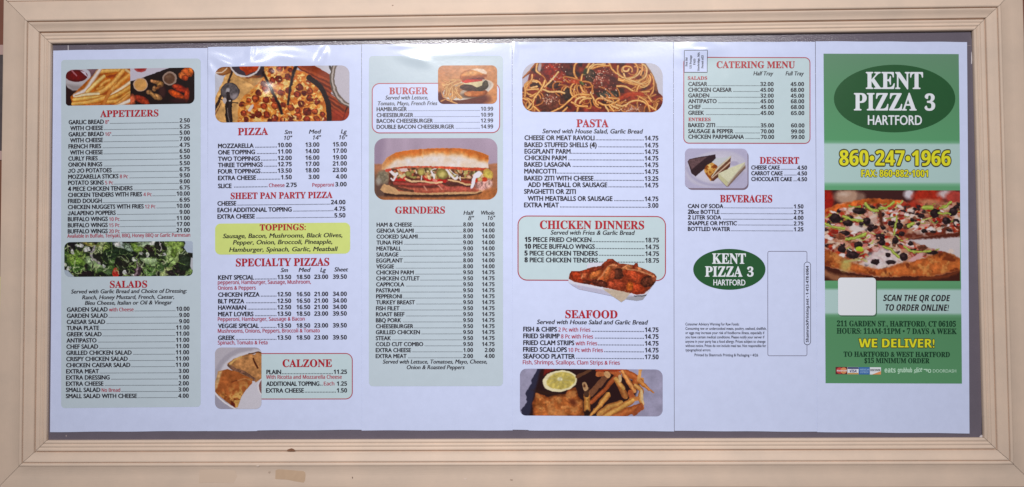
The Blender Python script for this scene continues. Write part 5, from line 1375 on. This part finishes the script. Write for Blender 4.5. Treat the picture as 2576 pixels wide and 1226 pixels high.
def rail(side):
    pr = list(PROF)
    if side == 'top':
        pr = [q for q in pr if q[0] < 150] + [(165.5, 34.0), (166.5, 31.5), (168.5, 31.5), (169.5, 35.0), (215, 35.0), (220, 32), (220, -23)]
    n = 60
    V, F = [], []
    for d, h in pr:
        dd = d * K
        z = ZB - h * K
        for k in range(n + 1):
            t = k / n
            if side in ('top', 'bottom'):
                a, b = -OW / 2 - dd + GAP, OW / 2 + dd - GAP
                if side == 'top' and d > 186.5:
                    a, b = -OW / 2 - 186.5 * K, OW / 2 + 186.5 * K
                x = a + (b - a) * t
                y = (OH / 2 + dd) * (1 if side == 'bottom' else -1)
                wob = 0.25 * math.sin(x * .006 + d * .01) + 0.12 * math.sin(x * .031)
            else:
                a, b = -OH / 2 - dd + GAP, OH / 2 + dd - GAP
                y = a + (b - a) * t
                x = (OW / 2 + dd) * (1 if side == 'right' else -1)
                wob = 0.2 * math.sin(y * .008 + d * .01)
            V.append(W3(x, y, z + (wob if 10 < d < 180 else 0)))
    m = len(pr)
    for i in range(m - 1):
        for k in range(n):
            a = i * (n + 1) + k
            q = (a, a + 1, a + n + 2, a + n + 1)
            F.append(q if side in ('top', 'right') else q[::-1])
    o = link_mesh('frame_rail', V, F, M_FRAME if side in ('top', 'bottom') else M_FRAMEV, fr, smooth=True)
    return o


rails = {k: rail(k) for k in ('top', 'bottom', 'left', 'right')}
for o in rails.values():
    o.data.set_sharp_from_angle(angle=math.radians(38))


def board_patch(name, pts, z, m, parent, thick=0.25):
    """thin flat piece of given outline lying on a face"""
    n = len(pts)
    P = [at_plane(x, y, z) for x, y in pts]
    v = [W3(float(a), float(b), z) for a, b in P] + [W3(float(a), float(b), z - thick) for a, b in P]
    f = [tuple(range(n, 2 * n))] + [(i, (i + 1) % n, n + (i + 1) % n, n + i) for i in range(n)]
    return link_mesh(name, v, f, m, parent)


ZF = ZB - 34 * K                   # flat casing face
M_CHIP = mat('bare_wood', D(128, 88, 66), .7, .2, 300)
M_TAPE = mat('yellowed_tape', D(200, 170, 144), .4, .05, 120)
M_SPECK = mat('dirt_speck', D(110, 84, 72), .7)
M_SCUFF = mat('white_scuff', D(206, 200, 206), .5)
M_BLK = mat('gap_shade', D(38, 30, 36), .8)  # colour for the painted shade in the gaps beside the frame
zt = ZB - 18.6 * K
board_patch('paint_chip', [(721.5, 1135), (723, 1131.5), (728, 1129.6), (733, 1128), (739, 1129.8), (742.3, 1133), (741.5, 1136), (731, 1136.4)], zt - .25, M_CHIP, rails['bottom'], .4)
board_patch('dirt_speck', [(885.5, 1200), (887, 1199.6), (888, 1202), (887, 1205), (885.6, 1203)], ZF - .3, M_SPECK, rails['bottom'], .2)
board_patch('dirt_speck', [(986, 13), (989, 12.4), (990, 14), (988, 15.6), (986, 15)], ZF - .3, mat('faint_speck', D(168, 140, 124), .7), rails['top'], .2)
board_patch('dirt_speck', [(675, 1187), (680, 1186), (681, 1189), (678, 1192), (675, 1190)], ZF - .3, mat('smudge', D(184, 160, 144), .6), rails['bottom'], .15)
M_STAIN = mat('faint_stain', D(216, 191, 172), .5)
board_patch('stain', [(503, 1183), (540, 1181), (592, 1184), (596, 1200), (588, 1216), (540, 1214), (500, 1215)], ZF - .28, M_STAIN, rails['bottom'], .1)
board_patch('scuff_mark', [(1166, 1204), (1172, 1203), (1176, 1205), (1170, 1207)], ZF - .3, mat('pale_scuff', D(226, 206, 194), .5), rails['bottom'], .1)
board_patch('scuff_mark', [(1283, 1205), (1290, 1206), (1289, 1210), (1284, 1209)], ZF - .3, mat('smudge', (0, 0, 0)), rails['bottom'], .1)
board_patch('scuff_mark', [(645, 1171), (651, 1170.6), (652, 1173.6), (646, 1174)], ZB - 38.8 * K, mat('pale_scuff', (0, 0, 0)), rails['bottom'], .1)
tp = board_patch('tape_piece', [(693.5, 1183), (700, 1181), (720, 1182), (745, 1184.2), (763, 1185.5), (768, 1189), (768.6, 1197), (767.5, 1209), (764, 1214.5), (745, 1211.5), (722, 1207), (705, 1206), (692.5, 1205.5), (693, 1195)], ZF - .32, M_TAPE, None, .2)
tp['label'] = 'yellowed strip of old tape stuck on the flat bottom rail of the cream frame'
tp['category'] = 'tape'
board_patch('scuff_mark', [(170.6, 114.5), (172.4, 114.5), (172.6, 128), (170.8, 128)], ZB - .1, M_SCUFF, bd, .2)
board_patch('scuff_mark', [(2443.2, 133), (2444.4, 130), (2445.4, 150), (2444.8, 162), (2442.8, 160)], ZB - .1, M_SCUFF, bd, .2)
board_patch('scuff_mark', [(2433, 114.6), (2443, 114.4), (2443, 115.2), (2433, 115.4)], ZB - .1, mat('dull_scuff', D(160, 146, 150), .5), bd, .2)
board_patch('scuff_mark', [(2464, 1098), (2470, 1093), (2472, 1097), (2471, 1101), (2465, 1101.5)], ZB - .1, M_SCUFF, bd, .2)
board_patch('scuff_mark', [(165, 1095), (167.5, 1094), (168.5, 1097), (167, 1099.5), (165.4, 1098)], ZB - .1, mat('dull_scuff', (0, 0, 0)), bd, .2)
board_patch('gap_shade_strip', [(2440, 77), (2445.5, 77), (2445.8, 97), (2444, 98.5), (2442.4, 84)], ZB - .1, M_BLK, bd, .2)  # flat dark strip painting the shade of the gap between board and frame
board_patch('gap_shade_strip', [(2469.6, 1048), (2471.2, 1048), (2471.8, 1092), (2469.4, 1096)], ZB - .1, M_BLK, bd, .2)  # same painted gap shade, lower right

# things on the wall beside the frame, mostly hidden by the left edge of the view
def on_wall(px, py):
    a, b = at_plane(px, py, ZW)
    return float(a), float(b)


XR = -OW / 2 - 118
nb = thing('wall_notice', 'dark framed notice on the brown wall at the left edge of the cream frame', 'notice', W3(-1345, 0, ZW))
ya, yb_, yc, yd = [on_wall(0, q)[1] for q in (114, 139, 380, 403)]
box('notice_panel', -1420, yb_, XR, yc, ZW - 2, ZW, mat('dark_panel', D(78, 68, 70), .5, .2, 60), nb)
box('notice_border', -1420, ya, XR, yb_ - .3, ZW - 3, ZW, mat('pinkish_border', D(186, 156, 150), .5), nb)
box('notice_border', -1420, yc + .3, XR, yd, ZW - 3, ZW, mat('pinkish_border', (0, 0, 0)), nb)
(xa_, y1_), (xb2, y2_) = on_wall(-60, 697), on_wall(4.2, 815)
yp = box('paper_note', xa_, y1_, xb2, y2_, ZW - 1.5, ZW, mat('lime_paper', D(224, 240, 30), .6, .06, 90))
yp['label'] = 'bright yellow green paper on the brown wall left of the cream frame'
yp['category'] = 'paper'

# ------------------------------------------------------------------ paper sheets
GRP = 'menu sheets side by side in the frame'
PAPERS = {
    1: ([(134, 127.3), (522.4, 120.6)], [(126, 1087.3), (523.4, 1084.4)], 'white menu sheet listing appetizers and salads on a tall pale teal panel'),
    2: ([(523.4, 118.8), (909.2, 112.4)], [(522.4, 1085.2), (910.4, 1083.0)], 'white menu sheet with pepperoni pizza photo, lime toppings box and calzone box'),
    3: ([(910.1, 112.2), (1287.7, 108.7)], [(909.6, 1083.2), (1289.8, 1083.0)], 'white menu sheet with burger box and submarine sandwich photo on a pale teal panel'),
    4: ([(1288.9, 105.6), (1693.4, 105.9)], [(1289.2, 1081.4), (1695.6, 1083.8)], 'white menu sheet with spaghetti photo on top and fried fish photo at the bottom'),
    5: ([(1694.4, 106.2), (2050.4, 105.3)], [(1696.9, 1084.2), (2056.2, 1086.5)], 'white menu sheet with catering box, cake photo and a small green oval logo'),
    6: ([(2051.6, 104.2), (2432.5, 106.0)], [(2055.6, 1087.2), (2438.8, 1090.6)], 'white menu sheet with large green cover panel, yellow phone number and pizza photo'),
}
for key, (top, bot, label) in PAPERS.items():
    s = SHEETS[key]
    cx_, cy_ = at_plane((top[0][0] + top[1][0]) / 2, (bot[0][1] + bot[1][1]) / 2, ZP)
    root = thing('menu_sheet', label, 'menu sheet', W3(float(cx_), float(cy_), ZP + s.zoff), GRP)
    nx, ny = 96, 240
    u = np.linspace(0, 1, nx)[None]
    v = (np.linspace(0, 1, ny) ** 1.25)[:, None]
    X = (top[0][0] * (1 - u) + top[1][0] * u) * (1 - v) + (bot[0][0] * (1 - u) + bot[1][0] * u) * v
    Y = (top[0][1] * (1 - u) + top[1][1] * u) * (1 - v) + (bot[0][1] * (1 - u) + bot[1][1] * u) * v
    # hand cut edges are never quite straight
    Y = Y + (1 - v) ** 8 * 0.35 * np.sin(X * .05 + key) + v ** 12 * 0.35 * np.sin(X * .037 + 2 * key)
    if key == 2:
        Y = np.where((v > .999) & (X > 646), Y - 1.4, Y)
    if key == 4:
        Y = np.where((v > .999) & (X > 1328), Y + 1.4, Y)
    front = on_sheet(X.ravel(), Y.ravel(), 0, s.zoff)
    fc = grid_faces(ny, nx)
    # rim folded back a hair so the sheet has an edge
    idx = np.arange(nx * ny).reshape(ny, nx)
    rim = np.concatenate([idx[0, :], idx[1:, -1], idx[-1, -2::-1], idx[-2:0:-1, 0]])
    back = front[rim].copy()
    back[:, 1] += 0.25 * U
    nb0 = len(front)
    m = len(rim)
    rf = np.array([(rim[i], rim[(i + 1) % m], nb0 + (i + 1) % m, nb0 + i) for i in range(m)])
    link_mesh('paper', np.concatenate([front, back]), np.concatenate([fc, rf]), M_PAPER, root, smooth=True).data.set_sharp_from_angle(angle=math.radians(40))
    made = {}
    for k, p in s.parts.items():
        if not p.v:
            continue
        co = np.concatenate([on_sheet(xy[:, 0], xy[:, 1], ly, s.zoff) for xy, ly in p.v])
        o = link_mesh(p.name, co, np.concatenate(p.f), p.m, root, smooth=p.name in ('tint_panel', 'mint_box', 'white_box', 'lime_box', 'logo_oval'))
        if p.label:
            o['label'] = p.label
        made[k] = o
    for name, lab, xy, faces, ink, ly in s.pics:
        co = on_sheet(xy[:, 0], xy[:, 1], ly, s.zoff)
        o = link_mesh(name, co, faces, M_PHOTO, root, ink=ink)
        if lab:
            o['label'] = lab

    def under(child, parent):
        if child in made and parent in made:
            made[child].parent = made[parent]
            made[child].matrix_parent_inverse = made[parent].matrix_world.inverted()
    for c_, p_ in [('outline', 'mint_box'), ('outline', 'white_box'), ('stamp_outline', 'stamp_box'), ('stamp_text', 'stamp_box'), ('capsule_outline', 'capsule'), ('capsule_text', 'capsule'), ('logo_text', 'logo_oval'),
                   ('pm1r', 'pm1'), ('pm1o', 'pm1'), ('pmw', 'pm1'), ('pm2n', 'pm2'), ('pm2g', 'pm2'), ('pmn', 'pm2'), ('pms', 'pm3'), ('pm4o', 'pm4'), ('pmd', 'pm4'),
                   ('ophone', 'yphone'), ('ofax', 'yfax'), ('odeliver', 'ydeliver'), ('card_drop_shadow', 'white_card')]:
        under(c_, p_)
